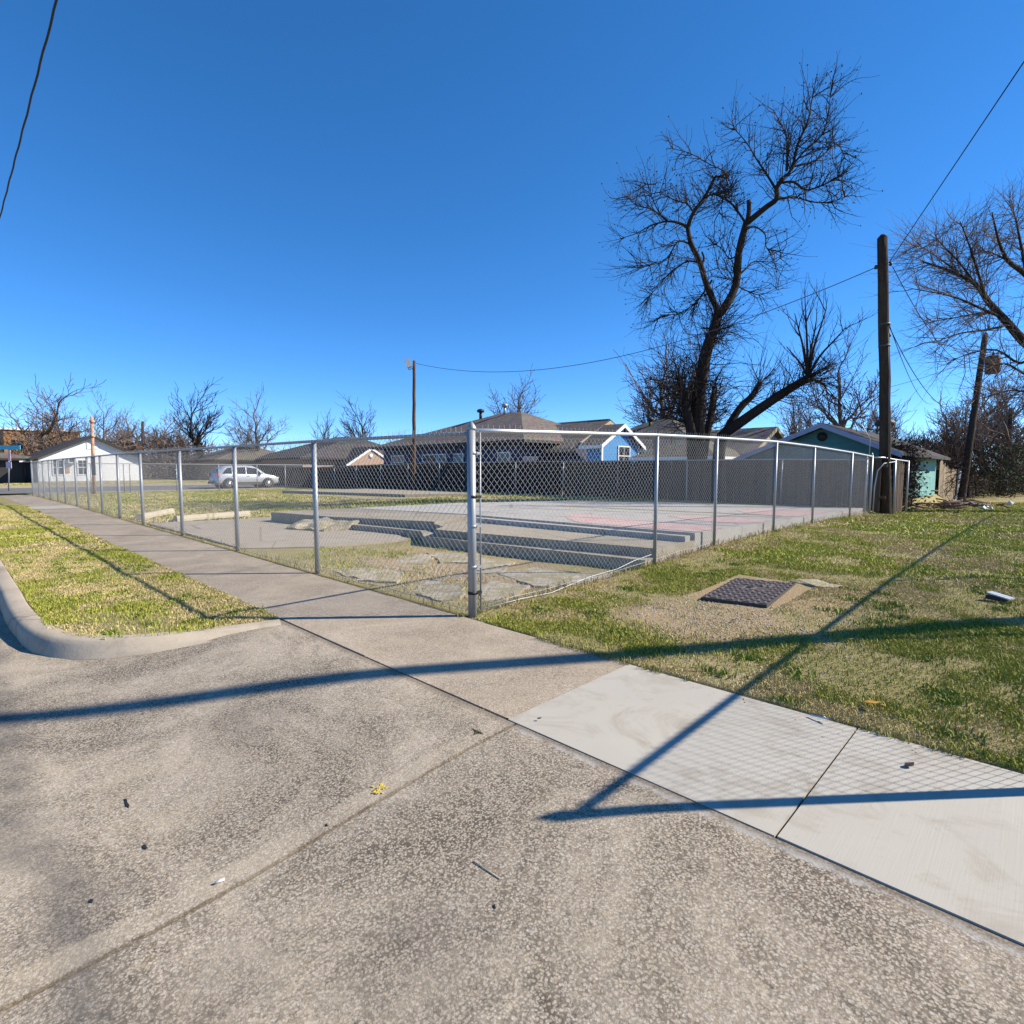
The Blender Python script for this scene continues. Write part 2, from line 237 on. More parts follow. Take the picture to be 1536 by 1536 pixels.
# ------------------------------------------------------------------ mesh builder
ORG = {}
class MB:
    def __init__(s): s.v = []; s.f = []; s.mi = []; s.sm = []; s.k = 0
    def add(s, vs, fs, smooth=False, mi=None):
        o = len(s.v); s.v.extend([tuple(p) for p in vs]); s.f.extend([tuple(i+o for i in f) for f in fs])
        s.mi.extend([s.k if mi is None else mi]*len(fs)); s.sm.extend([smooth]*len(fs)); return s
    def box(s, x0, x1, y0, y1, z0, z1):
        vs = [(x, y, z) for z in (z0, z1) for y in (y0, y1) for x in (x0, x1)]
        return s.add(vs, [(0, 2, 3, 1), (4, 5, 7, 6), (0, 1, 5, 4), (2, 6, 7, 3), (0, 4, 6, 2), (1, 3, 7, 5)])
    def obox(s, c, u, v, w_):
        c = Vector(c); u = Vector(u); v = Vector(v); w_ = Vector(w_)
        vs = [c+u*a+v*b+w_*d for d in (-1, 1) for b in (-1, 1) for a in (-1, 1)]
        return s.add(vs, [(0, 2, 3, 1), (4, 5, 7, 6), (0, 1, 5, 4), (2, 6, 7, 3), (0, 4, 6, 2), (1, 3, 7, 5)])
    def extr(s, pts, vec, mi=None):
        n = len(pts); pts = [Vector(p) for p in pts]; vec = Vector(vec)
        vs = pts+[p+vec for p in pts]
        return s.add(vs, [tuple(range(n)), tuple(range(2*n-1, n-1, -1))]+[((i+1) % n, i, i+n, (i+1) % n+n) for i in range(n)], False, mi)
    def prism(s, p2, z0, z1):
        return s.extr([(x, y, z1) for x, y in p2], (0, 0, z0-z1))
    def tube(s, pts, rad, n=6, cap=True, smooth=True, mi=None):
        pts = [Vector(p) for p in pts]; m = len(pts)
        if isinstance(rad, (int, float)): rad = [rad]*m
        vs = []; prev = None
        for i, p in enumerate(pts):
            t = (pts[min(i+1, m-1)]-pts[max(i-1, 0)])
            if t.length < 1e-9: t = Vector((0, 0, 1))
            t.normalize()
            if prev is None:
                a = t.cross(Vector((0.13, 0.31, 1)) if abs(t.z) < .9 else Vector((1, 0.2, 0)))
            else: a = prev-t*prev.dot(t)
            if a.length < 1e-6: a = t.orthogonal()
            a.normalize(); prev = a; b = t.cross(a)
            for k in range(n):
                an = 2*PI*k/n; vs.append(p+(a*math.cos(an)+b*math.sin(an))*rad[i])
        fs = [(i*n+k, i*n+(k+1) % n, (i+1)*n+(k+1) % n, (i+1)*n+k) for i in range(m-1) for k in range(n)]
        if cap: fs += [tuple(range(n-1, -1, -1)), tuple(range((m-1)*n, m*n))]
        return s.add(vs, fs, smooth, mi)
    def cyl(s, p0, p1, r, n=12, r1=None, smooth=True): return s.tube([p0, p1], [r, r1 if r1 is not None else r], n, True, smooth)
    def build(s, name, mats, parent=None, org=None, label=None, kind=None):
        if not isinstance(mats, (list, tuple)): mats = [mats]
        if parent is not None: o3 = ORG[parent.name]
        elif org is not None: o3 = Vector(org)
        else:
            a = np.array(s.v); o3 = Vector(((a[:, 0].min()+a[:, 0].max())/2, (a[:, 1].min()+a[:, 1].max())/2, a[:, 2].min()))
        me = bpy.data.meshes.new(name); me.from_pydata([(x-o3.x, y-o3.y, z-o3.z) for x, y, z in s.v], [], s.f); me.update()
        for m in mats: me.materials.append(m)
        me.polygons.foreach_set('material_index', s.mi); me.polygons.foreach_set('use_smooth', s.sm)
        ob = bpy.data.objects.new(name, me); col.objects.link(ob)
        if parent is not None: ob.parent = parent
        else: ob.location = o3
        ORG[ob.name] = o3
        if label: ob['label'] = label
        if kind: ob['kind'] = kind
        return ob
def thing(name, label, cat, loc, group=None):
    o = bpy.data.objects.new(name, None); col.objects.link(o); o.location = loc; o.empty_display_size = .2; ORG[o.name] = Vector(loc)
    o['label'] = label; o['category'] = cat
    if group: o['group'] = group
    return o
def tag(o, label, cat, group=None, kind=None):
    o['label'] = label; o['category'] = cat
    if group: o['group'] = group
    if kind: o['kind'] = kind
    return o
def mesh_np(name, verts, faces_idx, nper, mat, colors=None, smooth=False):
    me = bpy.data.meshes.new(name); nv = len(verts); nf = len(faces_idx)//nper
    me.vertices.add(nv); me.vertices.foreach_set('co', np.asarray(verts, np.float32).ravel())
    me.loops.add(nf*nper); me.loops.foreach_set('vertex_index', np.asarray(faces_idx, np.int32).ravel())
    me.polygons.add(nf); me.polygons.foreach_set('loop_start', np.arange(0, nf*nper, nper, dtype=np.int32))
    me.update(calc_edges=True); me.validate()
    if colors is not None:
        a = me.color_attributes.new('Col', 'FLOAT_COLOR', 'POINT'); a.data.foreach_set('color', np.asarray(colors, np.float32).ravel())
    me.materials.append(mat)
    if smooth: me.polygons.foreach_set('use_smooth', np.ones(nf, bool))
    ob = bpy.data.objects.new(name, me); col.objects.link(ob); ORG[ob.name] = Vector((0, 0, 0)); return ob
# ------------------------------------------------------------------ terrain
_tab = rng.random((256, 256))
def vnoise(x, y):
    x = np.asarray(x, float); y = np.asarray(y, float); xi = np.floor(x).astype(int); yi = np.floor(y).astype(int); fx = x-xi; fy = y-yi
    fx = fx*fx*(3-2*fx); fy = fy*fy*(3-2*fy); g_ = lambda a, b: _tab[a & 255, b & 255]
    return (g_(xi, yi)*(1-fx)+g_(xi+1, yi)*fx)*(1-fy)+(g_(xi, yi+1)*(1-fx)+g_(xi+1, yi+1)*fx)*fy
def fbm(x, y, o=4):
    s = 0; a = .5; t = 0
    for i in range(o): s = s+a*vnoise(np.asarray(x)*2**i+17*i, np.asarray(y)*2**i+31*i); t += a; a *= .5
    return s/t
def zg(X, Y):
    X = np.asarray(X, float); Y = np.asarray(Y, float)
    r = np.interp(Y, [0, 3.4, 5.3, 8, 10.6, 13.8, 16, 20, 27, 33, 60, 100], [0, .09, .16, .2, .17, .12, .07, -.05, -.2, -.28, -.35, -.2])*np.clip(1-.1*np.maximum(X, 0), .5, 1)
    b_ = np.interp(X, [-300, -70, -53, -46, -40, -36, -22, -10, 0], [.6, .5, .42, .2, .05, .05, .08, .04, 0])
    yy = np.interp(Y, [0, 2.6, 8, 16, 40], [0, -.045, .1, .2, .22])*np.clip((X+36)/14, 0, 1)
    wx = np.clip((X+.2)/.16, 0, 1)
    far = np.clip((Y-17)/3, 0, 1)
    inn = b_+yy
    return np.where(Y > 0, inn*(1-wx)+r*wx, b_*np.clip((Y+3)/3, 0, 1)*0+np.minimum(b_, .08)*0+b_*np.clip(1+Y/2, 0, 1))
def zap(X, Y):
    Y = np.asarray(Y, float); t = np.clip((-1.33-Y)/1.85, 0, 1); return -.125*t*t*(3-2*t)+0*np.asarray(X, float)
def sheet(name, poly, step, zf, mats, kind='structure', off=0.0, thick=0.0, label=None, jitter=0):
    xs = [p[0] for p in poly]; ys = [p[1] for p in poly]; x0, x1, y0, y1 = min(xs), max(xs), min(ys), max(ys)
    nx = max(1, int(math.ceil((x1-x0)/step))); ny = max(1, int(math.ceil((y1-y0)/step)))
    bm = bmesh.new(); g_ = [[bm.verts.new((x0+(x1-x0)*i/nx, y0+(y1-y0)*j/ny, 0)) for i in range(nx+1)] for j in range(ny+1)]
    for j in range(ny):
        for i in range(nx): bm.faces.new((g_[j][i], g_[j][i+1], g_[j+1][i+1], g_[j+1][i]))
    area = sum(poly[i][0]*poly[(i+1) % len(poly)][1]-poly[(i+1) % len(poly)][0]*poly[i][1] for i in range(len(poly)))
    pl = poly if area > 0 else poly[::-1]
    for i in range(len(pl)):
        a = Vector((*pl[i], 0)); b_ = Vector((*pl[(i+1) % len(pl)], 0)); d_ = b_-a
        if d_.length < 1e-6: continue
        bmesh.ops.bisect_plane(bm, geom=bm.verts[:]+bm.edges[:]+bm.faces[:], plane_co=a, plane_no=(d_.y, -d_.x, 0), clear_outer=True)
    if bm.verts:
        A = np.array([v.co[:] for v in bm.verts]); Z = zf(A[:, 0], A[:, 1])+off
        for v, z in zip(bm.verts, Z): v.co.z = z
    if thick:
        be = [e for e in bm.edges if e.is_boundary]
        r = bmesh.ops.extrude_edge_only(bm, edges=be)
        for v in [q for q in r['geom'] if isinstance(q, bmesh.types.BMVert)]: v.co.z -= thick
    bm.normal_update()
    me = bpy.data.meshes.new(name); bm.to_mesh(me); bm.free(); me.materials.append(mats)
    o = bpy.data.objects.new(name, me); col.objects.link(o); ORG[o.name] = Vector((0, 0, 0))
    if kind: o['kind'] = kind
    if label: o['label'] = label
    return o
def join_meshes(name, obs):
    bm = bmesh.new()
    for o in obs: bm.from_mesh(o.data)
    me = bpy.data.meshes.new(name); bm.to_mesh(me); bm.free(); me.materials.append(obs[0].data.materials[0])
    for o in obs: bpy.data.objects.remove(o)
    n_ = bpy.data.objects.new(name, me); col.objects.link(n_); ORG[n_.name] = Vector((0, 0, 0)); n_['kind'] = 'structure'; return n_
# ------------------------------------------------------------------ setting
def zb(X): return np.interp(X, [-300, -70, -53, -46, -40, -36, -22, -10, 0], [.6, .5, .42, .2, .05, .05, .08, .04, 0])
def gz(X, Y):
    z = zg(X, Y)
    lo = (X > -38.0)
    z = np.where(Y <= -.06, zb(X)-.05, z)
    z = np.where(Y < -1.2, np.where(X > -38.5, zb(X)-.45, zb(X)-.45), z)
    return z
xs = np.concatenate([[-900, -500, -250, -150, -110, -90], np.arange(-75, -14, 1.0), np.arange(-14, 8, .25), np.arange(8, 31, 1.), [45, 80, 150, 300, 600]])
ys = np.concatenate([[-400, -150, -60, -25, -12, -6, -3, -1.6, -1.19, -.5, -.07, -.059], np.arange(0.02, 12, .25), np.arange(12, 60, 1.), [70, 90, 130, 200, 350, 900]])
XX, YY = np.meshgrid(xs, ys); ZZ = gz(XX, YY)
near = (np.abs(XX) < 12) & (YY > .1) & (YY < 20); ZZ = ZZ+np.where(near, (fbm(XX*1.5, YY*1.5)-.5)*.035, 0)
nx, ny = len(xs), len(ys); I = np.arange(nx*ny).reshape(ny, nx)
q = np.stack([I[:-1, :-1], I[:-1, 1:], I[1:, 1:], I[1:, :-1]], -1).reshape(-1)
ground = mesh_np('ground', np.stack([XX, YY, ZZ], -1).reshape(-1, 3), q, 4, M['ground'], smooth=True); ground['kind'] = 'structure'
def gh(x, y):
    z = float(gz(np.array(x), np.array(y)))
    return z
street_z = lambda X, Y: zap(X, Y)+zb(X)
sheet('street', [(-260, -14), (60, -14), (60, -4.0), (-260, -4.0)], 4, street_z, M['asphalt'], off=.0)
sheet('driveway_apron', [(-60, -4.0), (-3.2, -4.0), (-3.2, -1.345), (-60, -1.345)], .5, street_z, M['apron'])
# alley approach: finer sheet where it is seen close up, with the centre joint left open
for n_, x0, x1 in (('driveway_apron', -3.2, 1.863), ('driveway_apron', 1.877, 8.0)):
    sheet(n_, [(x0, -3.98), (x1, -3.98), (x1, -1.35), (x0, -1.35)], .08, lambda X, Y: zap(X, Y)+zb(X)+(fbm(X*1.3, Y*1.3)-.5)*.008, M['apron'], off=.004, thick=.03)
sheet('joint', [(-1.2, -1.365), (9, -1.365), (9, -1.30), (-1.2, -1.30)], .5, lambda X, Y: 0*X-.014, M['groove'])
sheet('joint', [(1.85, -3.98), (1.89, -3.98), (1.89, -1.36), (1.85, -1.36)], .1, lambda X, Y: zap(X, Y)-.012, M['groove'])
# sidewalk of separate pours with open joints
def panels(name, cuts, y0, y1, mat, off, gap=.008):
    obs = []
    for a, b_ in zip(cuts[:-1], cuts[1:]):
        dz = random.uniform(-.003, .003)
        obs.append(sheet('tmp', [(a+gap/2, y0), (b_-gap/2, y0), (b_-gap/2, y1), (a+gap/2, y1)], .4, lambda X, Y: zb(X)+dz, mat, off=off, thick=.045))
    return join_meshes(name, obs)
panels('sidewalk', list(np.arange(-21, 1.9, 1.52)[::-1][::-1])+[1.785], -1.335, -.09, M['oldwalk'], .008)
panels('sidewalk', [-36.2, -34.7, -33.2, -31.7, -30.2, -28.6, -27.1, -25.6, -24.1, -22.9], -1.335, -.09, M['oldwalk'], .008)
panels('sidewalk_patch', [-22.89, -21.01], -1.36, -.08, M['newwalk'], .012)
panels('new_sidewalk', [1.795, 3.24, 4.7, 6.15, 7.6, 9.0, 10.5], -1.342, -.1, M['newwalk'], .007, .011)
# curb with return
cp = [(-38, -2.93), (-30, -2.93), (-20, -2.93), (-12, -2.93), (-8, -2.93), (-6, -2.93), (-4.5, -2.93), (-3.6, -2.94), (-3.1, -2.93), (-2.7, -2.91), (-2.4, -2.88), (-2.13, -2.83), (-1.9, -2.74), (-1.72, -2.63), (-1.58, -2.48), (-1.47, -2.3), (-1.38, -2.1), (-1.31, -1.9), (-1.25, -1.7), (-1.2, -1.5), (-1.16, -1.37)]
b_ = MB(); rows = []
for i, p in enumerate(cp):
    a0 = Vector((*cp[max(i-1, 0)], 0)); a1 = Vector((*cp[min(i+1, len(cp)-1)], 0)); t = (a1-a0).normalized(); n_ = Vector((t.y, -t.x, 0))
    z0 = float(zb(p[0])); row = []
    for o_, dz in ((-.03, -.05), (0, .018), (.02, .022), (.12, .02), (.15, .008), (.172, -.02)):
        row.append((p[0]+n_.x*o_, p[1]+n_.y*o_, z0+dz))
    k = min(1, max(0, (i-9)/6.)); o_ = .185+.09*k; x_, y_ = p[0]+n_.x*o_, p[1]+n_.y*o_
    row.append(((row[-1][0]+x_)/2*(1), (row[-1][1]+y_)/2, z0+min(-.035, float(zap(x_, y_))*.55)+.0)); row.append((x_, y_, float(street_z(x_, y_))-.02 if k < .3 else float(street_z(x_, y_))+.004))
    rows.append(row)
m_ = len(rows[0]); b_.add([v for r in rows for v in r], [(i*m_+j, i*m_+j+1, (i+1)*m_+j+1, (i+1)*m_+j) for i in range(len(rows)-1) for j in range(m_-1)], True)
b_.build('curb', M['curb'], kind='structure', org=(0, 0, 0))
vp = [(-38, -1.34)]+[(x, y) for x, y in cp][:]+[(-1.2, -1.34)]
sheet('verge', [(-38, -2.93)]+cp[1:]+[(-1.17, -1.345), (-38, -1.345)], .35, lambda X, Y: zb(X)+.012+(fbm(X*2, Y*2)-.5)*.02, M['ground'])
# cross street beyond the far fence
zx = lambda X, Y: zb(X)+np.clip(Y/8, -.2, 1)*0
sheet('cross_street', [(-46, -13.9), (-39, -13.9), (-39, 90), (-46, 90)], 2, zx, M['asphalt'], off=.03)
sheet('far_sidewalk', [(-38.9, .3), (-38.0, .3), (-38.0, 90), (-38.9, 90)], 2, zx, M['park'], off=.05, thick=.1)
sheet('far_sidewalk', [(-49.2, -12), (-48, -12), (-48, 90), (-49.2, 90)], 2, zx, M['park'], off=.05, thick=.1)
sheet('far_sidewalk', [(-47, -13), (-46.05, -13), (-46.05, 90), (-47, 90)], 2, zx, M['park'], off=.045, thick=.1)
# parking pavement inside the lot
sheet('parking_pavement', [(-12.4, .08), (-5.6, .12), (-5.5, 1.3), (-4.9, 2.3), (-5.3, 3.0), (-7, 3.6), (-12.6, 3.6)], .4, lambda X, Y: zg(X, Y)+(fbm(X, Y)-.5)*.03, M['park'], off=.03, thick=.06)
sheet('gravel_strip', [(-35, 8.6), (-17, 9.3), (-17, 9.9), (-35, 9.3)], .5, lambda X, Y: zg(X, Y), M['park'], off=.012)
sheet('gravel_strip', [(-36.5, 4.0), (-26, 6.0), (-26, 6.35), (-36.5, 4.6)], .5, lambda X, Y: zg(X, Y), M['park'], off=.012)
# ------------------------------------------------------------------ chain link fences
def fence(name, label, pts, post_r, rail_mat, pitch=.0762, wire_r=.0016, term=(), spikes=True, group=None, hgt=1.8, bands=False, seg=8, notes=None):
    P0 = pts[0]; root = thing(name, label, 'fence', (P0[0], P0[1], P0[2]), group)
    for i, (x, y, z0, z1) in enumerate(pts):
        if i in term and term[i] is None: continue
        r = term[i] if i in term else post_r
        mb = MB(); mb.cyl((x, y, z0-.15), (x+random.uniform(-.01, .01), y+random.uniform(-.01, .01), z1-(0 if i in term else .035)), r, 14)
        po = mb.build('post', M['galv'], root)
        mc = MB()
        if i in term:
            mc.tube([(x, y, z1-.002), (x, y, z1+.02), (x, y, z1+.045), (x, y, z1+.085)], [r*1.12, r*1.1, r*.75, r*.05], 14); mc.build('post_cap', M['galv'], po)
        else:
            mc.tube([(x, y, z1-.05), (x, y, z1-.03), (x, y, z1-.012)], [r*1.06, r*1.08, r*.8], 12); mc.build('post_cap', M['galv'], po)
    A = np.array([(p[0], p[1]) for p in pts]); L = np.concatenate([[0], np.cumsum(np.hypot(*np.diff(A, axis=0).T))]); T = L[-1]
    z0s = np.array([p[2] for p in pts]); z1s = np.array([p[3] for p in pts])
    dirv = (A[-1]-A[0])/np.hypot(*(A[-1]-A[0])); nrm = np.array([-dirv[1], dirv[0]])
    X = lambda s: np.interp(s, L, A[:, 0]); Y = lambda s: np.interp(s, L, A[:, 1])
    Z0 = lambda s: np.interp(s, L, z0s)+.035; Z1 = lambda s: np.interp(s, L, z1s)-.03
    mb = MB(); ss = np.unique(np.concatenate([L, np.linspace(0, T, int(T/.5))])); mb.tube([(X(s)+nrm[0]*.0, Y(s), Z1(s)) for s in ss], .021, 8); mb.build('top_rail', rail_mat, root)
    mb = MB(); mb.tube([(X(s)+nrm[0]*.028, Y(s)+nrm[1]*.028, Z0(s)+.03+.012*math.sin(s*2.1)+.01*math.sin(s*5)) for s in ss], .003, 4); mb.build('tension_wire', M['wire'], root)
    # woven fabric: two families of diagonal wires and the twisted barbs on top
    V = []; FQ = []; hm = np.mean(z1s-z0s)-.06+.0; nrow = seg; cnt = 0
    span = hm; ks = np.arange(-int(span/pitch)-2, int(T/pitch)+2)
    tri = [(math.cos(a)*wire_r, math.sin(a)*wire_r) for a in (0, 2.1, 4.2)]
    for dr in (1, -1):
        for k in ks:
            s0 = k*pitch if dr > 0 else k*pitch+span
            u = np.linspace(0, 1, nrow+1); s = s0+dr*u*span
            lo = np.clip((0-s0)/(dr*span), 0, 1) if dr > 0 else np.clip((s0-T)/span, 0, 1); hi = np.clip((T-s0)/span, 0, 1) if dr > 0 else np.clip((s0-0)/span, 0, 1)
            if hi-lo < .01: continue
            u = np.linspace(lo, hi, max(2, int((hi-lo)*nrow)+2)); s = s0+dr*u*span
            bow = .012*np.sin(s*1.3)*np.sin(u*PI)+.028+dr*wire_r*.9; zz = Z0(s)*(1-u)+(Z1(s)+.02)*u
            px_ = X(s)+nrm[0]*bow; py_ = Y(s)+nrm[1]*bow; base = cnt
            for a, c in tri:
                V.append(np.stack([px_+nrm[0]*a+dirv[0]*c*.7, py_+nrm[1]*a+dirv[1]*c*.7, zz+c*.7*(-dr)], -1))
            m2 = len(u)
            for j in range(3):
                jj = (j+1) % 3; i0 = np.arange(m2-1)
                FQ.append(np.stack([base+j*m2+i0, base+jj*m2+i0, base+jj*m2+i0+1, base+j*m2+i0+1], -1))
            cnt += 3*m2
    if spikes:
        for k in range(0, int(T/pitch)):
            s = (k+.5)*pitch+ (span % pitch)
            if s > T: continue
            sp = random.uniform(-.008, .008); zt = float(Z1(s)+.018); hh = random.uniform(.04, .055); base = cnt
            u = np.array([0, .5, 1.]); px_ = X(s)+nrm[0]*.028+dirv[0]*sp*u; py_ = Y(s)+nrm[1]*.028+dirv[1]*sp*u; zz = zt+hh*u-.005
            for a, c in tri: V.append(np.stack([px_+nrm[0]*a*1.3+dirv[0]*c*1.3, py_+nrm[1]*a*1.3+dirv[1]*c*1.3, zz], -1))
            for j in range(3):
                jj = (j+1) % 3; i0 = np.arange(2); FQ.append(np.stack([base+j*3+i0, base+jj*3+i0, base+jj*3+i0+1, base+j*3+i0+1], -1))
            cnt += 9
    V = np.concatenate(V)-np.array([P0[0], P0[1], P0[2]]); FQ = np.concatenate(FQ)
    ob = mesh_np('wire_mesh', V, FQ.reshape(-1), 4, M['wire']); ob.parent = root
    return root
LX = [(-3.14, .0), (-6.04, .02), (-9.16, .04), (-12.4, .06), (-15.0, .07), (-17.4, .07), (-19.7, .07), (-22.05, .08), (-24.7, .08), (-26.8, .08), (-29.2, .08), (-31.4, .06), (-33.4, .05), (-36.1, .05)]
fence('chain_link_fence', 'galvanised chain link fence along the sidewalk, with the thick capped corner post', [(0, 0, 0, 1.78)]+[(x, 0, z, z+1.82) for x, z in LX], .034, M['galv'], term={0: .041, 14: .04}, spikes=True, wire_r=.0017)
RY = [(3.4, .08, 1.92), (5.3, .17, 1.96), (8.0, .21, 2.0), (10.5, .18, 1.98), (13.8, .13, 1.92), (16.1, .08, 1.86)]
fr = fence('chain_link_fence', 'chain link fence with barbed top along the alley lawn, white top rail', [(0, .06, 0, 1.81)]+[(0, y, z, t) for y, z, t in RY], .024, M['rail'], term={0: None, 6: .032})
for z in (.22, .47, .86, 1.14, 1.55):
    mb = MB()
    mb.tube([(0, 0, z), (0, 0, z+.028)], .0455, 14)
    mb.obox((.03, .05, z+.014), (.018, 0, 0), (0, .03, 0), (0, 0, .012))
    mb.build('tie_band', M['black' if z in (.22, 1.14) else 'galv'], fr)
mb = MB(); mb.tube([(.034, .075, .06), (.034, .075, 1.76)], .008, 6); mb.build('tension_bar', M['galv'], fr)
mb = MB(); mb.tube([G(842, 918, .02), G(770, 890, .05), G(870, 878, .07), onX(905, 865, -.02), onX(955, 842, -.02), onX(983, 837, -.02)][1:], .005, 5); 
zw = [Vector((.02, .1, .06)), Vector((-.03, .7, .05)), Vector((-.02, 1.2, .04)), Vector((-.02, 1.9, .12)), Vector((-.02, 2.5, .14)), Vector((-.02, 2.9, .2)), Vector((-.02, 3.4, .24))]
mb = MB(); mb.tube(zw, .0055, 5); mb.build('loose_tie_wire', M['wire'], fr)
FYs = [0.12, 2.6, 4.2, 4.5, 7, 9.5, 12, 14, 16.2]
fence('chain_link_fence', 'far cross run of chain link fence in front of the parked car', [(-36.1, y, float(zg(np.array(-36.1), np.array(y))), float(zg(np.array(-36.1), np.array(y)))+1.8) for y in FYs], .03, M['galv'], term={8: .04, 0: None}, wire_r=.0014, spikes=False)
BX = [-36, -33, -30, -27, -24, -21, -18, -15, -12, -9.1, -6, -2.6, -.15]
fence('chain_link_fence', 'back run of chain link fence against the dark board fence', [(x, 16.22, float(zg(np.array(x), np.array(16.2)))-.02, float(zg(np.array(x), np.array(16.2)))+1.6) for x in BX], .024, M['galv'], term={12: .03, 0: None}, wire_r=.0007, spikes=False)
# right hand fence across the alley (only its shadow falls into the picture)
fx = lambda y: (4.32, y)
fence('chain_link_fence', 'chain link fence on the far right side of the grassy alley', [(4.32, y, float(zg(np.array(4.3), np.array(y))), float(zg(np.array(4.3), np.array(y)))+1.82) for y in (.17, 3.2, 6.2, 9.2, 12.2, 15.2, 18.2, 21.2)], .024, M['rail'], term={0: .032, 7: .04}, spikes=False)
# pipe gate remnant at the far end of the alley run
gt = thing('pipe_gate', 'bent galvanised pipe gate frame leaning by the tall utility pole', 'gate', (.1, 16.4, .06))
mb = MB(); mb.cyl((.42, 17.2, -.1), (.4, 17.2, 1.75), .035); mb.build('post', M['galv'], gt)
mb = MB(); mb.cyl((.62, 18.0, -.1), (.62, 18.0, 1.72), .03); mb.build('post', M['galv'], gt)
mb = MB(); mb.tube([(.0, 16.2, 1.8), (.2, 16.6, 1.8), (.42, 17.2, 1.74), (.62, 18.0, 1.7)], .02, 8); mb.build('rail', M['rail'], gt)
mb = MB(); mb.tube([(.05, 16.3, .1), (.06, 16.3, .9), (.1, 16.4, 1.4), (.22, 16.6, 1.62), (.42, 17.2, 1.68)], .018, 8); mb.build('bent_pipe', M['galv'], gt)
mb = MB(); mb.tube([(-.05, 16.0, 1.8), (-.05, 16.0, 2.35), (-.25, 15.9, 2.75), (-.6, 15.8, 2.95)], .014, 6); mb.build('conduit', M['galv'], gt)
# ------------------------------------------------------------------ foundation, steps, rubble
zs = lambda Y: .40-.012*max(0, Y-5)
fd = thing('house_foundation', 'bare concrete house foundation with worn red floor patches and front steps', 'foundation', (-4, 8, 0))
def plate(poly, zf, zbot, name, mat, par):
    mb = MB(); n = len(poly); vs = [(x, y, zf(y)) for x, y in poly]+[(x, y, zbot) for x, y in poly]
    a = sum(poly[i][0]*poly[(i+1) % n][1]-poly[(i+1) % n][0]*poly[i][1] for i in range(n))
    if a < 0: vs = vs[:n][::-1]+vs[n:][::-1]
    mb.add(vs, [tuple(range(n)), tuple(range(2*n-1, n-1, -1))]+[(i, i+n, (i+1) % n+n, (i+1) % n) for i in range(n)])
    return mb.build(name, mat, par)
def rough(poly, step=.25, amp=.02):
    out = []
    for i in range(len(poly)):
        a = Vector(poly[i]); b2 = Vector(poly[(i+1) % len(poly)]); k = max(1, int((b2-a).length/step)); d_ = (b2-a).normalized()
        for j in range(k):
            p = a.lerp(b2, j/k)+Vector((-d_.y, d_.x))*random.uniform(-amp, amp); out.append((p.x, p.y))
    return out
sl_ = plate([(-.14, 4.9), (-.14, 16.0), (-2.4, 15.3), (-5.9, 14.6), (-8.6, 12.7), (-9.8, 8.1), (-9.5, 4.15), (-5.8, 4.9)], zs, -.15, 'slab', M['slab'], fd)
def lie(poly, zf, off, name, mat, par):
    mb = MB(); mb.add([(x, y, zf(y)+off) for x, y in poly], [tuple(range(len(poly)))]); return mb.build(name, mat, par)
ccw = lambda p: p if sum(p[i][0]*p[(i+1) % len(p)][1]-p[(i+1) % len(p)][0]*p[i][1] for i in range(len(p))) > 0 else p[::-1]
lie(ccw(rough([(-.2, 5.05), (-.2, 6.1), (-2.2, 6.5), (-4.3, 7.1), (-3.6, 5.9), (-2.6, 5.05)])), zs, .004, 'red_floor_patch', M['red'], sl_)
lie(ccw(rough([(-.25, 7.3), (-.25, 8.6), (-1.3, 8.9), (-2.3, 8.0), (-1.4, 7.3)])), zs, .004, 'red_floor_patch', M['red'], sl_)
lie(ccw(rough([(-.3, 10.2), (-.3, 13.2), (-1.6, 13.3), (-2.2, 11.6), (-1.3, 10.3)])), zs, .004, 'red_floor_patch', M['red'], sl_)
for p_ in ([(-.16, 6.62), (-6.8, 5.6), (-6.8, 5.625), (-.16, 6.65)], [(-.16, 9.6), (-9, 6.9), (-9, 6.93), (-.16, 9.64)]): lie(ccw(rough(p_, .4, .012)), zs, .007, 'floor_crack', M['groove'], sl_)
lie(ccw(rough([(-.6, 10.2), (-6.6, 9.2), (-6.6, 9.45), (-.6, 10.3)], .3, .05)), zs, .006, 'weed_strip', M['ground'], sl_)
plate(rough([(-.16, 4.6), (-.16, 4.77), (-5.2, 4.80), (-5.2, 4.60)], .5, .008), lambda y: .37, 0, 'edge_beam', M['slab'], fd)
plate([(-.13, 3.64), (-.13, 4.88), (-5.36, 4.88), (-5.36, 3.72), (-4.8, 3.5), (-4.49, 3.05)], lambda y: .28, -.1, 'upper_step', M['step'], fd)
plate([(-5.36, 3.71), (-5.36, 4.86), (-9.46, 4.12), (-11.4, 3.3), (-11.25, 2.72), (-8.6, 3.14), (-7.76, 3.44)], lambda y: .277+.12*min(1, max(0, (y-3.45)/.6)), -.1, 'upper_step', M['step'], fd)
plate(rough([(-.11, 3.33), (-.11, 3.66), (-4.5, 3.1), (-5.2, 3.7), (-7.75, 3.46), (-7.79, 3.14), (-5.45, 3.42), (-4.65, 2.89)], .6, .008), lambda y: .145, -.15, 'lower_step', M['step'], fd)
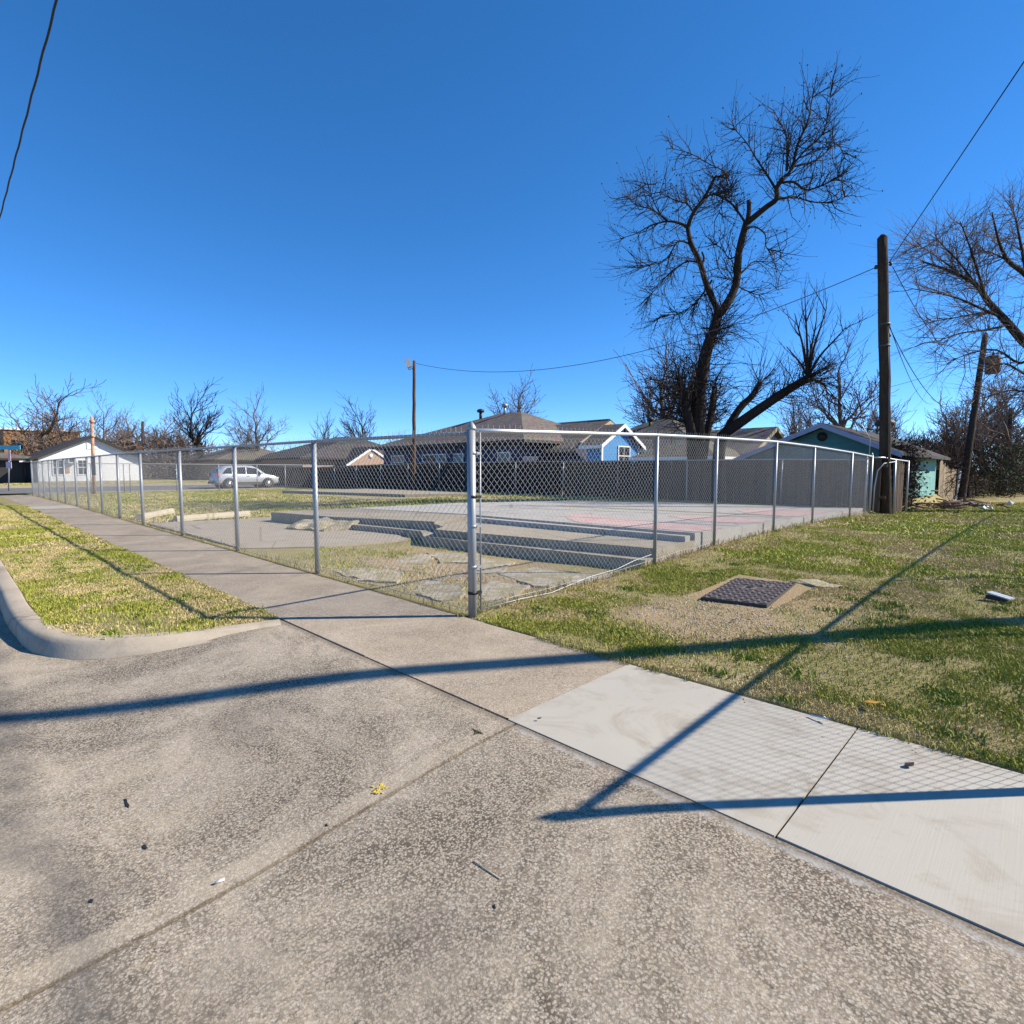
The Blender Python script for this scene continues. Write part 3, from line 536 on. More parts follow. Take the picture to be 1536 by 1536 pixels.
# broken ramp
rp = [(-8.8, 3.15), (-7.8, 3.48), (-7.72, 3.08), (-7.85, 2.5), (-8.9, 2.1), (-9.35, 2.45)]
def rz(X, Y):
    d_ = (Y-1.75-(X+9.9)*.33)/1.35; t = np.clip(d_, 0, 1); return .055+.225*t*t*(3-2*t)+(fbm(X*2.6, Y*2.6)-.45)*.22*np.clip(1.3-t, 0, 1)
tag(sheet('broken_ramp', rp, .09, rz, M['rubble'], kind=None, thick=.12), 'humped broken concrete ramp beside the left end of the steps', 'ramp')
def chunk(poly, z, th, label, mat='rubble', tilt=(0, 0)):
    c = Vector((sum(p[0] for p in poly)/len(poly), sum(p[1] for p in poly)/len(poly))); z = gh(c.x, c.y)+.018+(z-.035)*.5
    pl = ccw(rough(poly, .11, .045)); mb = MB(); n = len(pl); zz = lambda x, y: z+tilt[0]*(x-c.x)+tilt[1]*(y-c.y)+random.uniform(-.012, .012)
    tp = [(x, y, zz(x, y)) for x, y in pl]; mb.add(tp+[(x, y, z-th) for x, y in pl], [tuple(range(n))]+[(i, i+n, (i+1) % n+n, (i+1) % n) for i in range(n)])
    return tag(mb.build('pavement_fragment', M[mat]), label, 'concrete fragment', 'broken pavement fragments inside the fence corner')
pp = lambda *a: [tuple(G(x, y, .03)[:2]) for x, y in a]
chunk(pp((484, 849), (560, 851), (610, 858), (592, 873), (540, 868)), .035, .08, 'long cracked concrete fragment in the dry grass by the second post')
chunk(pp((598, 874), (640, 866), (690, 876), (700, 893), (660, 900), (625, 890)), .05, .1, 'tilted pale concrete fragment just left of the corner post base', tilt=(.04, .05))
chunk(pp((595, 832), (650, 829), (645, 842), (600, 843)), .035, .08, 'small flat concrete fragment below the doubled steps')
chunk(pp((640, 825), (720, 826), (730, 838), (660, 840)), .035, .08, 'flat concrete fragment against the lower step')
chunk(pp((745, 856), (800, 848), (905, 858), (880, 872), (800, 874)), .05, .1, 'large flat concrete fragment in front of the steps, right of the corner post')
chunk(pp((712, 834), (770, 838), (750, 856), (712, 858)), .04, .08, 'square concrete fragment behind the corner post')
chunk(pp((712, 880), (735, 868), (790, 876), (770, 893), (725, 900)), .04, .08, 'low cracked concrete fragment right at the corner post base')
chunk(pp((840, 853), (905, 852), (930, 857), (900, 866)), .05, .06, 'narrow concrete fragment under the lower step near the fence')
def bumper(p0, p1, label, s=.11):
    p0 = Vector(p0); p1 = Vector(p1); d_ = (p1-p0).normalized(); n_ = Vector((-d_.y, d_.x, 0)); mb = MB()
    pr = [(-s, 0), (-s, .06), (-s*.6, .15), (s*.6, .15), (s, .06), (s, 0)]; z = p0.z
    mb.extr([p0+n_*a+Vector((0, 0, b2)) for a, b2 in pr], p1-p0); tag(mb.build('wheel_stop', M['bumper']), label, 'wheel stop', 'concrete wheel stops in the lot')
bumper((-14.0, .25, .06), (-15.9, 1.5, .07), 'concrete wheel stop lying at the edge of the sidewalk fence, further one')
bumper((-12.75, .8, .05), (-13.35, 2.9, .05), 'concrete wheel stop at the grass edge of the parking pavement, nearer one', .1)
# second foundation further back
f2 = thing('house_foundation', 'low far foundation block with a dark front edge, before the dark board fence', 'foundation', (-21, 11, .1))
plate([(-26, 9.4), (-17.0, 11.1), (-15.5, 14.5), (-25.5, 14.2)], lambda y: .33, -.1, 'slab', M['step'], f2)
# ------------------------------------------------------------------ utility cover, small things on the ground
cv = [Vector((1.36, 1.98, 0)), Vector((1.98, 2.1, 0)), Vector((1.84, 3.42, 0)), Vector((1.2, 3.27, 0))]
cz = float(zg(np.array(1.6), np.array(2.7)))+.012
uc = thing('utility_cover', 'rusty cast iron utility cover with raised treads set in the bare gravel', 'utility cover', (1.6, 2.7, cz))
mb = MB(); mb.extr([(p.x, p.y, cz+.012) for p in cv], (0, 0, -.05)); mb.build('lid', M['iron'], uc)
def bil(u, v): return cv[0].lerp(cv[1], u).lerp(cv[3].lerp(cv[2], u), v)
mb = MB()
for i in range(8):
    for j in range(19):
        u = (i+.5)/8; v = (j+.5)/19
        if abs(v-.6) < .09 and .3 < u < .75: continue
        c = bil(u, v); e1 = (cv[1]-cv[0]).normalized(); e2 = (cv[3]-cv[0]).normalized(); a = e1 if (i+j) % 2 else e2
        mb.obox((c.x, c.y, cz+.015), e1*(.034 if (i+j) % 2 else .009), e2*(.009 if (i+j) % 2 else .03), (0, 0, .006))
mb.build('tread', M['ironhi'], uc)
mb = MB(); c = bil(.42, .62); mb.obox((c.x, c.y, cz+.016), (.03, 0, 0), (0, .05, 0), (0, 0, .003)); mb.build('lift_slot', M['black'], uc)
mb = MB()
for v, u in ((.55, .36), (.55, .52), (.74, .62), (.74, .72)):
    c = bil(u, v); mb.obox((c.x, c.y, cz+.018), (.006, 0, 0), (0, .09, 0), (0, 0, .006))
mb.build('raised_bar', M['ironhi'], uc)
chunk([(1.75, 3.5), (2.1, 3.35), (2.25, 3.6), (1.95, 3.8)], .03, .1, 'pale concrete lump at the far corner of the iron utility cover')
def pebbles(name, cx, cy, rx, ry, n, smin, smax, label):
    V = []; Fq = []; c = 0
    base = np.array([(1, 0, 0), (0, 1, 0), (-1, 0, 0), (0, -1, 0), (0, 0, .7), (0, 0, -.7)]); fc = np.array([(0, 1, 4), (1, 2, 4), (2, 3, 4), (3, 0, 4), (1, 0, 5), (2, 1, 5), (3, 2, 5), (0, 3, 5)])
    t = rng.normal(0, .45, (n, 2)); x = cx+t[:, 0]*rx; y = cy+t[:, 1]*ry; z = gz(x, y)
    for i in range(n):
        s = smin+(smax-smin)*rng.random()**2.5; a = rng.random()*6.28; R = np.array([[math.cos(a), -math.sin(a), 0], [math.sin(a), math.cos(a), 0], [0, 0, 1]])
        V.append((base*(rng.uniform(.6, 1.3, (6, 1)))*s) @ R.T+np.array([x[i], y[i], z[i]+.008])); Fq.append(fc+c); c += 6
    o = mesh_np(name, np.concatenate(V), np.concatenate(Fq).reshape(-1), 3, M['pebble']); tag(o, label, 'gravel', kind='stuff')
pebbles('gravel', 1.65, 1.4, 1.15, .95, 4200, .003, .012, 'bare tan gravel and stones around the iron utility cover')
pebbles('gravel', -2.2, 1.2, 2.2, .9, 4500, .003, .016, 'loose rubble stones among the broken pavement behind the corner post')
def thin(name, pts, r, mat, label, cat): mb = MB(); mb.tube(pts, r, 6); return tag(mb.build(name, M[mat]), label, cat)
def apz(x, y): return float(zap(x, y)+zb(x)+(fbm(x*1.3, y*1.3)-.5)*.008+.004)
def ap(px_, py_):
    p = G(px_, py_, -.02)
    for _ in range(4): p = G(px_, py_, apz(p.x, p.y))
    return p
a_ = ap(322, 1327); b2 = ap(337, 1321); thin('paper_stick', [a_+Vector((0, 0, .006)), b2+Vector((0, 0, .006))], .005, 'litter', 'small white paper stick lying in the apron joint', 'litter')
a_ = ap(710, 1293); b2 = ap(750, 1319); thin('twig', [a_+Vector((0, 0, .003)), b2+Vector((0, 0, .003))], .002, 'bumper', 'thin pale twig on the aggregate apron', 'twig')
g0 = G(1215, 1072, .02); thin('twig', [g0, g0+Vector((.1, -.02, .012)), G(1236, 1075, .03)], .005, 'litter', 'white twig on the grass edge by the new sidewalk', 'twig')
mb = MB(); c = ap(570, 1183)
for i in range(34):
    an = random.uniform(0, 6.28); l = abs(random.gauss(.02, .016)); mb.obox(c+Vector((math.cos(an)*l, math.sin(an)*l, .002)), (random.uniform(.003, .012)*math.cos(an), random.uniform(.003, .012)*math.sin(an), 0), (-.002*math.sin(an), .002*math.cos(an), 0), (0, 0, .0015))
tag(mb.build('paint_mark', M['yellow']), 'small yellow spray paint splash on the apron joint', 'paint mark')
for i, (px_, py_, l, lab) in enumerate(((190, 1205, .055, 'long black tar smear on the apron near the gutter'), (217, 1271, .018, 'short black tar smear below the long one'), (137, 1352, .012, 'round black tar spot at the left of the apron'), (490, 1238, .009, 'small dark tar spot above the apron joint'), (742, 1360, .008, 'dark tar dot in the coarse part of the apron'))):
    c = ap(px_, py_); mb = MB(); n = 12
    d_ = (ap(px_+12, py_+30)-c).normalized(); e_ = Vector((-d_.y, d_.x, 0))
    mb.extr([c+d_*(math.cos(6.28*k/n)*l*random.uniform(.8, 1.1))+e_*(math.sin(6.28*k/n)*min(l*.5, .007)*random.uniform(.4, 1.3))+Vector((0, 0, .0035)) for k in range(n)], (0, 0, -.006)); tag(mb.build('tar_spot', M['tar']), lab, 'tar spot', 'tar spots on the apron')
def leaf(p, s, mat, label, a=0.):
    mb = MB(); p = Vector(p); pts = [(-1, 0, 0), (-.4, .45, .15), (.3, .5, .1), (1, .05, .3), (.3, -.5, .2), (-.4, -.4, .12)]
    R = Matrix.Rotation(a, 3, 'Z'); vs = [p+R @ (Vector(q_)*s) for q_ in pts]; vs2 = [v+Vector((0, 0, .003)) for v in vs]
    mb.add(vs+vs2, [tuple(range(5, -1, -1)), tuple(range(6, 12))]+[(i, (i+1) % 6, (i+1) % 6+6, i+6) for i in range(6)]); tag(mb.build('fallen_leaf', M[mat]), label, 'leaf')
p = G(1308, 1055, .04); leaf(p, .045, 'orleaf', 'bright orange fallen leaf in the grass by the new sidewalk', .4)
p = G(1364, 1148, .018); leaf(p, .03, 'leafd', 'brown curled leaf on the new sidewalk', 1.)
p = G(809, 1078, .018); leaf(p, .013, 'leafd', 'tiny dark leaf at the corner of the new sidewalk', 1.)
p = G(1500, 905, .05); p.z = gh(p.x, p.y)+.06
mb = MB(); mb.obox(p, (.09, -.02, -.02), (.02, .05, .0), (0, 0, .006)); mb.k = 1; mb.obox(p+Vector((-.03, -.03, -.03)), (.07, -.02, -.005), (.015, .03, .0), (0, 0, .018)); tag(mb.build('plastic_scrap', [M['tin'], M['black']]), 'pale and black plastic scrap lying on the lawn at the right edge', 'litter')
# weed hole in the joint
mb = MB(); c = ap(718, 1097)-Vector((0, 0, .001)); n = 18
mb.extr([c+Vector((math.cos(6.28*k/n)*.045*random.uniform(.5, 1.3), math.sin(6.28*k/n)*.035*random.uniform(.5, 1.3), .001)) for k in range(n)], (0, 0, -.006)); tag(mb.build('pothole', M['groove']), 'small dirt filled pothole at the joint corner of the apron', 'pothole')
# ------------------------------------------------------------------ grass
def blades(name, x, y, z, h, wd, c, label):
    n = len(x); an = rng.uniform(0, 2*PI, n); ln = rng.uniform(.15, 1.1, n)*h; la = rng.uniform(0, 2*PI, n)
    cx_, sx_ = np.cos(an)*wd/2, np.sin(an)*wd/2
    v = np.zeros((n, 5, 3)); v[:, 0] = np.stack([x-cx_, y-sx_, z-.006], -1); v[:, 1] = np.stack([x+cx_, y+sx_, z-.006], -1)
    mx, my = x+np.cos(la)*ln*.35, y+np.sin(la)*ln*.35; v[:, 2] = np.stack([mx+cx_*.8, my+sx_*.8, z+h*.62], -1); v[:, 3] = np.stack([mx-cx_*.8, my-sx_*.8, z+h*.62], -1)
    v[:, 4] = np.stack([x+np.cos(la)*ln, y+np.sin(la)*ln, z+h*rng.uniform(.75, 1.0, n)], -1)
    b0 = np.arange(n)*5; tri = np.concatenate([np.stack([b0, b0+1, b0+2], -1), np.stack([b0, b0+2, b0+3], -1), np.stack([b0+3, b0+2, b0+4], -1)])
    cc = np.repeat(np.concatenate([c, np.ones((n, 1))], 1), 5, 0)
    o = mesh_np(name, v.reshape(-1, 3), tri.reshape(-1), 3, M['blade'], cc); tag(o, label, 'grass', kind='stuff'); return o
def lawn(name, rect, dens, hmin, hmax, wd, label, zf, mask=None, dry0=.5, green=1.):
    x0, x1, y0, y1 = rect; n = int((x1-x0)*(y1-y0)*dens); x = rng.uniform(x0, x1, n); y = rng.uniform(y0, y1, n)
    k = np.ones(n, bool) if mask is None else mask(x, y); 
    d = fbm(x*.9+5, y*.9+3, 5)*.6+fbm(x*4, y*4, 3)*.4
    bare = fbm(x*1.7+40, y*1.7+9, 5)
    k &= rng.random(n) < np.clip(1.4-6.5*np.clip(bare-.43, 0, 1), .16, 1); x, y, d, bare = x[k], y[k], d[k], bare[k]; n = len(x)
    dryp = np.clip((d-.49)*7+dry0+.08, .1, .97); isd = rng.random(n) < dryp
    t = rng.random((n, 1)); gr = np.array([[.20, .235, .025]])*(1-t)+np.array([[.45, .44, .075]])*t; dr = np.array([[.66, .54, .27]])*(1-t)+np.array([[.46, .36, .16]])*t
    c = np.where(isd[:, None], dr, gr*green)*rng.uniform(.7, 1.15, (n, 1))
    h = (hmin+(hmax-hmin)*rng.random(n)**1.5)*np.where(isd, .75, 1.1)*(1.25-.6*d); z = zf(x, y)
    return blades(name, x, y, z, h, wd*rng.uniform(.6, 1.3, n), c, label)
def m_al(x, y):
    dd = np.hypot((x-1.65)/.95, (y-1.45)/.95); cov = (x > 1.15) & (x < 2.05) & (y > 1.9) & (y < 3.5)
    return (rng.random(len(x)) < np.clip((dd-.55)*1.6, .06, 1)) & ~cov & ~((x < .0) & (y > 3.2))
nz = lambda x, y: gz(x, y)+np.where((np.abs(x) < 12) & (y > .1) & (y < 20), (fbm(x*1.5, y*1.5)-.5)*.035, 0)
lawn('lawn_grass', (-.12, 4.6, -.09, 4.5), 16000, .012, .037, .005, 'short patchy green and straw grass of the alley lawn near the sidewalk', nz, m_al, .42)
lawn('lawn_grass', (-.1, 6.5, 4.5, 10), 5200, .022, .055, .009, 'yellow green grass of the alley lawn beside the foundation', nz, m_al, .36, 1.2)
lawn('lawn_grass', (-.1, 9, 10, 34), 1500, .03, .075, .02, 'sunlit yellow green grass at the far end of the alley', nz, m_al, .33, 1.25)
vm = lambda x, y: np.where(x < -2.2, y > -2.92, np.where(x < -1.15, (np.hypot(x+2.25, y+1.9) < .98) | ((y > -2.0) & (x < -1.24)), False)) & (y < -1.34)
vz = lambda x, y: zb(x)+.012+(fbm(x*2, y*2)-.5)*.02
lawn('verge_grass', (-8, -1.1, -2.95, -1.34), 11000, .015, .045, .0055, 'short mown grass of the verge between curb and sidewalk', vz, vm, .45)
lawn('verge_grass', (-24, -8, -2.95, -1.34), 3000, .02, .05, .014, 'mown grass further along the verge', vz, vm, .45)
def m_lot(x, y): return ~((x < -5.4) & (y < 3.7) & (x > -12.6)) & ~((y > 2.8) & (x > -11.4) & (x < -.13) & (y < 16)) & ~((y > 9.3) & (y < 14.3) & (x > -26) & (x < -15.7))
ml2 = lambda x, y: m_lot(x, y) & (rng.random(len(x)) < np.clip((fbm(x*1.3+3, y*1.6)-.46)*7, .05, 1))
lawn('lot_grass', (-6, -.05, .06, 3.5), 2300, .015, .06, .006, 'sparse weeds among the broken pavement inside the fence corner', nz, ml2, .4)
lawn('lot_grass', (-37.5, -11, .1, 16), 420, .03, .08, .025, 'dry and green grass of the empty lot', lambda x, y: zg(x, y), m_lot, .52)
lawn('lot_grass', (-11, -.2, 12.5, 16.3), 700, .03, .09, .02, 'dry weeds at the foot of the dark board fence', lambda x, y: zg(x, y), lambda x, y: (y > 14.9-np.abs(x+3)*.2), .6)
lawn('far_grass', (-53, -49.3, -4, 30), 300, .03, .08, .03, 'grass before the white house', lambda x, y: zg(x, np.maximum(y, .1)), None, .4)
# ragged clover clumps, tufts and edges
def clumps(name, cen, per, rad, h0, h1, wd, cols, label, zf):
    k = len(cen); x = np.repeat(cen[:, 0], per)+rng.normal(0, 1, k*per)*np.repeat(rng.uniform(rad*.5, rad*1.5, k), per); y = np.repeat(cen[:, 1], per)+rng.normal(0, 1, k*per)*np.repeat(rng.uniform(rad*.5, rad*1.5, k), per); n = len(x)
    t = rng.random((n, 1)); c = np.array([cols[0]])*(1-t)+np.array([cols[1]])*t; blades(name, x, y, zf(x, y), rng.uniform(h0, h1, n), wd*rng.uniform(.6, 1.4, n), c*rng.uniform(.7, 1.1, (n, 1)), label)
cc_ = np.stack([rng.uniform(.3, 4.6, 170), rng.uniform(-.1, 6, 170)], -1); cc_ = cc_[(fbm(cc_[:, 0]*.8+70, cc_[:, 1]*.8+11) > .47) & (np.hypot(cc_[:, 0]-1.65, cc_[:, 1]-1.6) > 1.0) & ~((cc_[:, 0] > 1.1) & (cc_[:, 0] < 2.1) & (cc_[:, 1] > 1.8) & (cc_[:, 1] < 3.6))]
clumps('clover_grass', cc_, 70, .06, .02, .05, .011, ((.14, .20, .025), (.28, .33, .05)), 'darker broad leaved green clumps in the alley lawn', nz)
cc_ = np.stack([rng.uniform(-8, -1.6, 90), rng.uniform(-2.8, -1.45, 90)], -1); cc_ = cc_[vm(cc_[:, 0], cc_[:, 1])]
clumps('clover_grass', cc_, 60, .05, .015, .045, .010, ((.14, .20, .025), (.28, .33, .05)), 'darker green clumps in the verge grass', vz)
n = 3600; x = rng.uniform(-.1, 7, n); x = x[fbm(x*3, x*0+4.) > .42]; y = -.1+np.abs(rng.normal(0, .03, len(x)))-.035*rng.random(len(x)); blades('edge_grass', x, y, np.full(len(x), .006), rng.uniform(.015, .05, len(x)), np.full(len(x), .005), np.array([[.34, .31, .10]])*rng.uniform(.5, 1.2, (len(x), 1)), 'ragged grass growing over the edge of the new sidewalk')
n = 3000; x = rng.uniform(-14, -1.2, n); x = x[fbm(x*2.5, x*0+9.) > .45]; y = -1.345+np.abs(rng.normal(0, .02, len(x)))*.8-.02; blades('edge_grass', x, y, zb(x)+.006, rng.uniform(.012, .04, len(x)), np.full(len(x), .006), np.array([[.34, .30, .11]])*rng.uniform(.5, 1.2, (len(x), 1)), 'ragged grass growing over the edge of the old sidewalk')
def leaves(name, x, y, z, s, label):
    n = len(x); a = rng.uniform(0, 6.28, n); tl = rng.normal(0, .5, (n, 2)); v = np.zeros((n, 4, 3)); ca, sa = np.cos(a)*s, np.sin(a)*s
    v[:, 0] = np.stack([x-ca, y-sa, z], -1); v[:, 1] = np.stack([x+sa*.5, y-ca*.5, z+s*tl[:, 0]*.5+.004], -1); v[:, 2] = np.stack([x+ca, y+sa, z+s*.2], -1); v[:, 3] = np.stack([x-sa*.5, y+ca*.5, z+s*tl[:, 1]*.5+.004], -1)
    t = rng.random((n, 1)); c = np.array([[.36, .24, .11]])*(1-t)+np.array([[.16, .10, .05]])*t; b0 = np.arange(n)*4
    tag(mesh_np(name, v.reshape(-1, 3), np.stack([b0, b0+1, b0+2, b0+3], -1).reshape(-1), 4, M['blade'], np.repeat(np.concatenate([c, np.ones((n, 1))], 1), 4, 0)), label, 'leaf litter', kind='stuff')
x = rng.uniform(-.05, 6, 900); y = rng.uniform(0, 12, 900); leaves('leaf_litter', x, y, nz(x, y)+rng.uniform(.01, .035, 900), rng.uniform(.008, .024, 900), 'small brown dead leaves lying in the alley lawn')
x = np.concatenate([rng.uniform(1.8, 8, 60), rng.uniform(-3, 1.8, 40)]); y = np.concatenate([-.13-np.abs(rng.normal(0, .1, 60)), -1.36-np.abs(rng.normal(0, .05, 40))]); leaves('leaf_litter', x, y, np.full(100, .017), rng.uniform(.004, .010, 100), 'crumbs of leaf and grit along the sidewalk edges')
# dry weeds at the foot of the fence
n = 1500; x = np.concatenate([rng.normal(-.06, .07, n), rng.uniform(-36, -.1, n)]); y = np.concatenate([rng.uniform(0, 16, n), rng.normal(.0, .06, n)]); 
blades('fence_weeds', x, y, nz(x, y), rng.uniform(.04, .16, 2*n), np.full(2*n, .006), np.array([[.30, .24, .11]])*rng.uniform(.5, 1.2, (2*n, 1)), 'dry weeds along the foot of the chain link fences')
c = ap(716, 1098); n = 40; x = c.x+rng.normal(0, .016, n); y = c.y+rng.normal(0, .014, n)
blades('weed_tuft', x, y, np.full(n, c.z), rng.uniform(.005, .014, n), np.full(n, .003), np.array([[.22, .2, .07]])*rng.uniform(.4, 1.1, (n, 1)), 'tiny weed tuft growing in the apron pothole')
# ------------------------------------------------------------------ houses
def gz1(x, y): return float(zg(np.array(x), np.array(y)))
def window(par, c, u, v, w_, h_, frame='white', mull=True, depth=.05):
    """framed window on a wall: c centre on the wall, u along the wall, v outward"""
    c = Vector(c); u = Vector(u).normalized(); v = Vector(v).normalized(); z = Vector((0, 0, 1)); t = .07
    mb = MB()
    for sx_ in (-1, 1): mb.obox(c+u*sx_*(w_/2-t/2), u*t/2, v*depth, z*h_/2)
    for sz in (-1, 1): mb.obox(c+z*sz*(h_/2-t/2), u*(w_/2-t), v*(depth-.004), z*t/2)
    fr_ = mb.build('window', M[frame], par)
    mb = MB(); mb.obox(c, u*(w_/2-t), v*.012, z*(h_/2-t)); mb.build('pane', M['glass'], fr_)
    if mull:
        mb = MB(); mb.obox(c, u*(w_/2-t), v*(depth-.015), z*.025); mb.build('meeting_rail', M[frame], fr_)
        mb = MB(); mb.obox(c+z*h_*.0, u*.014, v*(depth-.022), z*(h_/2-t)); mb.build('muntin', M[frame], fr_)
    return fr_
def slabquad(mb, a, b_, c, d_, th=.14): mb.extr([a, b_, c, d_], (0, 0, -th))
def gable_x(name, label, x0, x1, y0, y1, zb_, ze, zp, wall, roof, trim, oh=.4, yp=None, cat='house', rake=.3):
    """ridge along X, gable ends at x0 and x1"""
    yp = (y0+y1)/2 if yp is None else yp
    r = thing(name, label, cat, ((x0+x1)/2, (y0+y1)/2, zb_)); mb = MB()
    mb.extr([(x1, y0, zb_), (x1, y1, zb_), (x1, y1, ze), (x1, yp, zp), (x1, y0, ze)], (x0-x1, 0, 0)); mb.build('wall', M[wall], r)
    s0 = (zp-ze)/(yp-y0); s1 = (zp-ze)/(y1-yp); mb = MB(); k = .06
    A = [(x0-rake, yp, zp+k+.13), (x1+rake, yp, zp+k+.13)]
    slabquad(mb, A[0], A[1], (x1+rake, y0-oh, ze-s0*oh+k+.13), (x0-rake, y0-oh, ze-s0*oh+k+.13), .12); slabquad(mb, A[1], A[0], (x0-rake, y1+oh, ze-s1*oh+k+.13), (x1+rake, y1+oh, ze-s1*oh+k+.13), .12)
    rf = mb.build('roof', M[roof], r); mb = MB()
    for xx in (x1+rake, x0-rake-.05):
        for yy, ss in ((y0-oh, s0), (y1+oh, s1)):
            e = ze-ss*oh; mb.extr([(xx+.003, yp, zp+k+.12), (xx+.003, yy, e+k+.12), (xx+.003, yy, e+k-.09), (xx+.003, yp, zp+k-.09)], (.045, 0, 0))
    for yy, ss, d_ in ((y0-oh, s0, -.04), (y1+oh, s1, .04)):
        e = ze-ss*oh; mb.extr([(x0-rake, yy, e+k+.11), (x1+rake, yy, e+k+.11), (x1+rake, yy, e+k-.08), (x0-rake, yy, e+k-.08)], (0, d_, 0))
    mb.build('fascia', M[trim], rf); return r, rf
def hip(name, label, x0, x1, y0, y1, zb_, ze, zp, rx0, rx1, wall, roof, trim, oh=.5, cat='house', yr=None):
    r = thing(name, label, cat, ((x0+x1)/2, (y0+y1)/2, zb_)); MB_ = MB(); MB_.box(x0, x1, y0, y1, zb_, ze); MB_.build('wall', M[wall], r)
    yr = (y0+y1)/2 if yr is None else yr; X0, X1, Y0, Y1 = x0-oh, x1+oh, y0-oh, y1+oh; e = ze+.02
    vs = [(X0, Y0, e), (X1, Y0, e), (X1, Y1, e), (X0, Y1, e), (rx0, yr, zp), (rx1, yr, zp)]
    mb = MB(); mb.add(vs, [(0, 1, 5, 4), (1, 2, 5), (2, 3, 4, 5), (3, 0, 4), (3, 2, 1, 0)]); rf = mb.build('roof', M[roof], r)
    mb = MB(); mb.box(X0, X1, Y0-.03, Y0, e-.16, e-.004); mb.box(X0, X1, Y1, Y1+.03, e-.16, e-.004); mb.box(X1, X1+.03, Y0-.03, Y1+.03, e-.16, e-.004); mb.box(X0-.03, X0, Y0-.03, Y1+.03, e-.16, e-.004); mb.build('fascia', M[trim], rf); return r, rf
def vent(rf, p, mat='trimd', s=.16):
    p = Vector(p); mb = MB(); mb.tube([p-Vector((0, 0, .3)), p+Vector((0, 0, .28))], s*.7, 12); mb.tube([p+Vector((0, 0, .26)), p+Vector((0, 0, .36)), p+Vector((0, 0, .46)), p+Vector((0, 0, .52))], [s*1.5, s*1.8, s*1.5, s*.4], 12); mb.build('roof_vent', M[mat], rf)
# white house at the end of the street
zw0 = .42
wh, rf = gable_x('white_house', 'white sided gable house across the cross street at the left', -66, -53, 1.9, 8.75, zw0, 2.42, 4.12, 'sidw', 'roofdk', 'trimd', .55, 5.35, rake=.35)
for a in ((87.5, 701), (124.5, 701)):
    c = onX(a[0], a[1], -52.99); window(wh, c, (0, 1, 0), (1, 0, 0), .75, 1.25)
c = onX(108, 690.5, -52.8); mb = MB(); mb.obox(c, (.2, 0, 0), (0, .25, 0), (0, 0, .2)); mb.k = 1; mb.obox(c+Vector((.205, 0, 0)), (.01, 0, 0), (0, .19, 0), (0, 0, .14)); mb.build('air_conditioner', [M['white'], M['plast']], wh)
c = onX(138, 668, -52.98); mb = MB(); mb.obox(c, (.03, 0, 0), (0, .36, 0), (0, 0, .3)); mb.build('gable_vent', M['sidw'], wh)
mb = MB(); mb.box(-53.0, -52.96, 1.9, 8.75, zw0-.1, zw0+.14); mb.build('foundation_band', M['park'], wh)
c = onX(101.5, 705, -52.97); mb = MB(); mb.obox(c, (.05, 0, 0), (0, .12, 0), (0, 0, .22)); mb.build('meter_box', M['rustp'], wh)
# carport house left of it
ch, rf = hip('carport_house', 'low brown roofed carport with black posts at the far left edge', -66, -55, -6.5, 2.2, .45, 2.35, 3.25, -63, -59, 'trimd', 'rooftan', 'trimd', .5, 'carport')
mb = MB(); mb.cyl((-54.7, 1.25, .4), (-54.7, 1.25, 2.35), .09, 8); mb.build('post', M['trimd'], ch)
mb = MB(); mb.box(-54.55, -54.5, .9, 2.4, 2.08, 2.22); mb.build('light_fascia', M['white'], ch)
def boardfence(name, label, p0, p1, zf, h, mat, bw=.14, gap=.006, tilt=.0, group=None, wob=.03, posts=True, th=.02):
    p0 = Vector((*p0, 0)); p1 = Vector((*p1, 0)); L_ = (p1-p0).length; d_ = (p1-p0)/L_; n_ = Vector((d_.y, -d_.x, 0)); r = thing(name, label, 'fence', (p0.x, p0.y, zf(p0.x, p0.y)), group)
    mb = MB(); k = 0; N = int(L_/(bw+gap))
    for i in range(N):
        c = p0+d_*((i+.5)*(bw+gap)); z0 = zf(c.x, c.y); hh = h+random.uniform(-wob, wob); a = random.uniform(-tilt, tilt)
        mb.obox(c+n_*random.uniform(0, .01)+Vector((0, 0, z0+hh/2-.02)), d_*bw/2, n_*th/2, Vector((d_.x*a, d_.y*a, 1))*hh/2)
    mb.build('board_panel', M[mat], r)
    mb = MB()
    for t in (.25, .85):
        for a0 in np.arange(0, L_-.1, 2.4):
            a1 = min(L_, a0+2.4); q0 = p0+d_*a0; q1 = p0+d_*a1; mb.obox((q0+q1)/2-n_*.045+Vector((0, 0, zf(((q0+q1)/2).x, ((q0+q1)/2).y)+h*t)), d_*(a1-a0)/2, n_*.02, (0, 0, .045))
    mb.build('back_rails', M[mat], r); return r
boardfence('board_fence', 'pale board fence at the far left behind the street sign', (-57, -6), (-57, 1.0), lambda x, y: .42, 1.7, 'woodl')
boardfence('board_fence', 'weathered board fence panel beside the carport post', (-57.5, 1.2), (-57.5, 2.2), lambda x, y: .42, 1.6, 'wood')
mb = MB(); mb.box(-56.6, -55.9, 1.55, 2.15, .42, 1.3); mb.k = 0; mb.box(-56.65, -55.85, 1.5, 2.2, 1.3, 1.36); tag(mb.build('trash_bin', M['trimd']), 'black trash bin under the far left carport', 'bin')
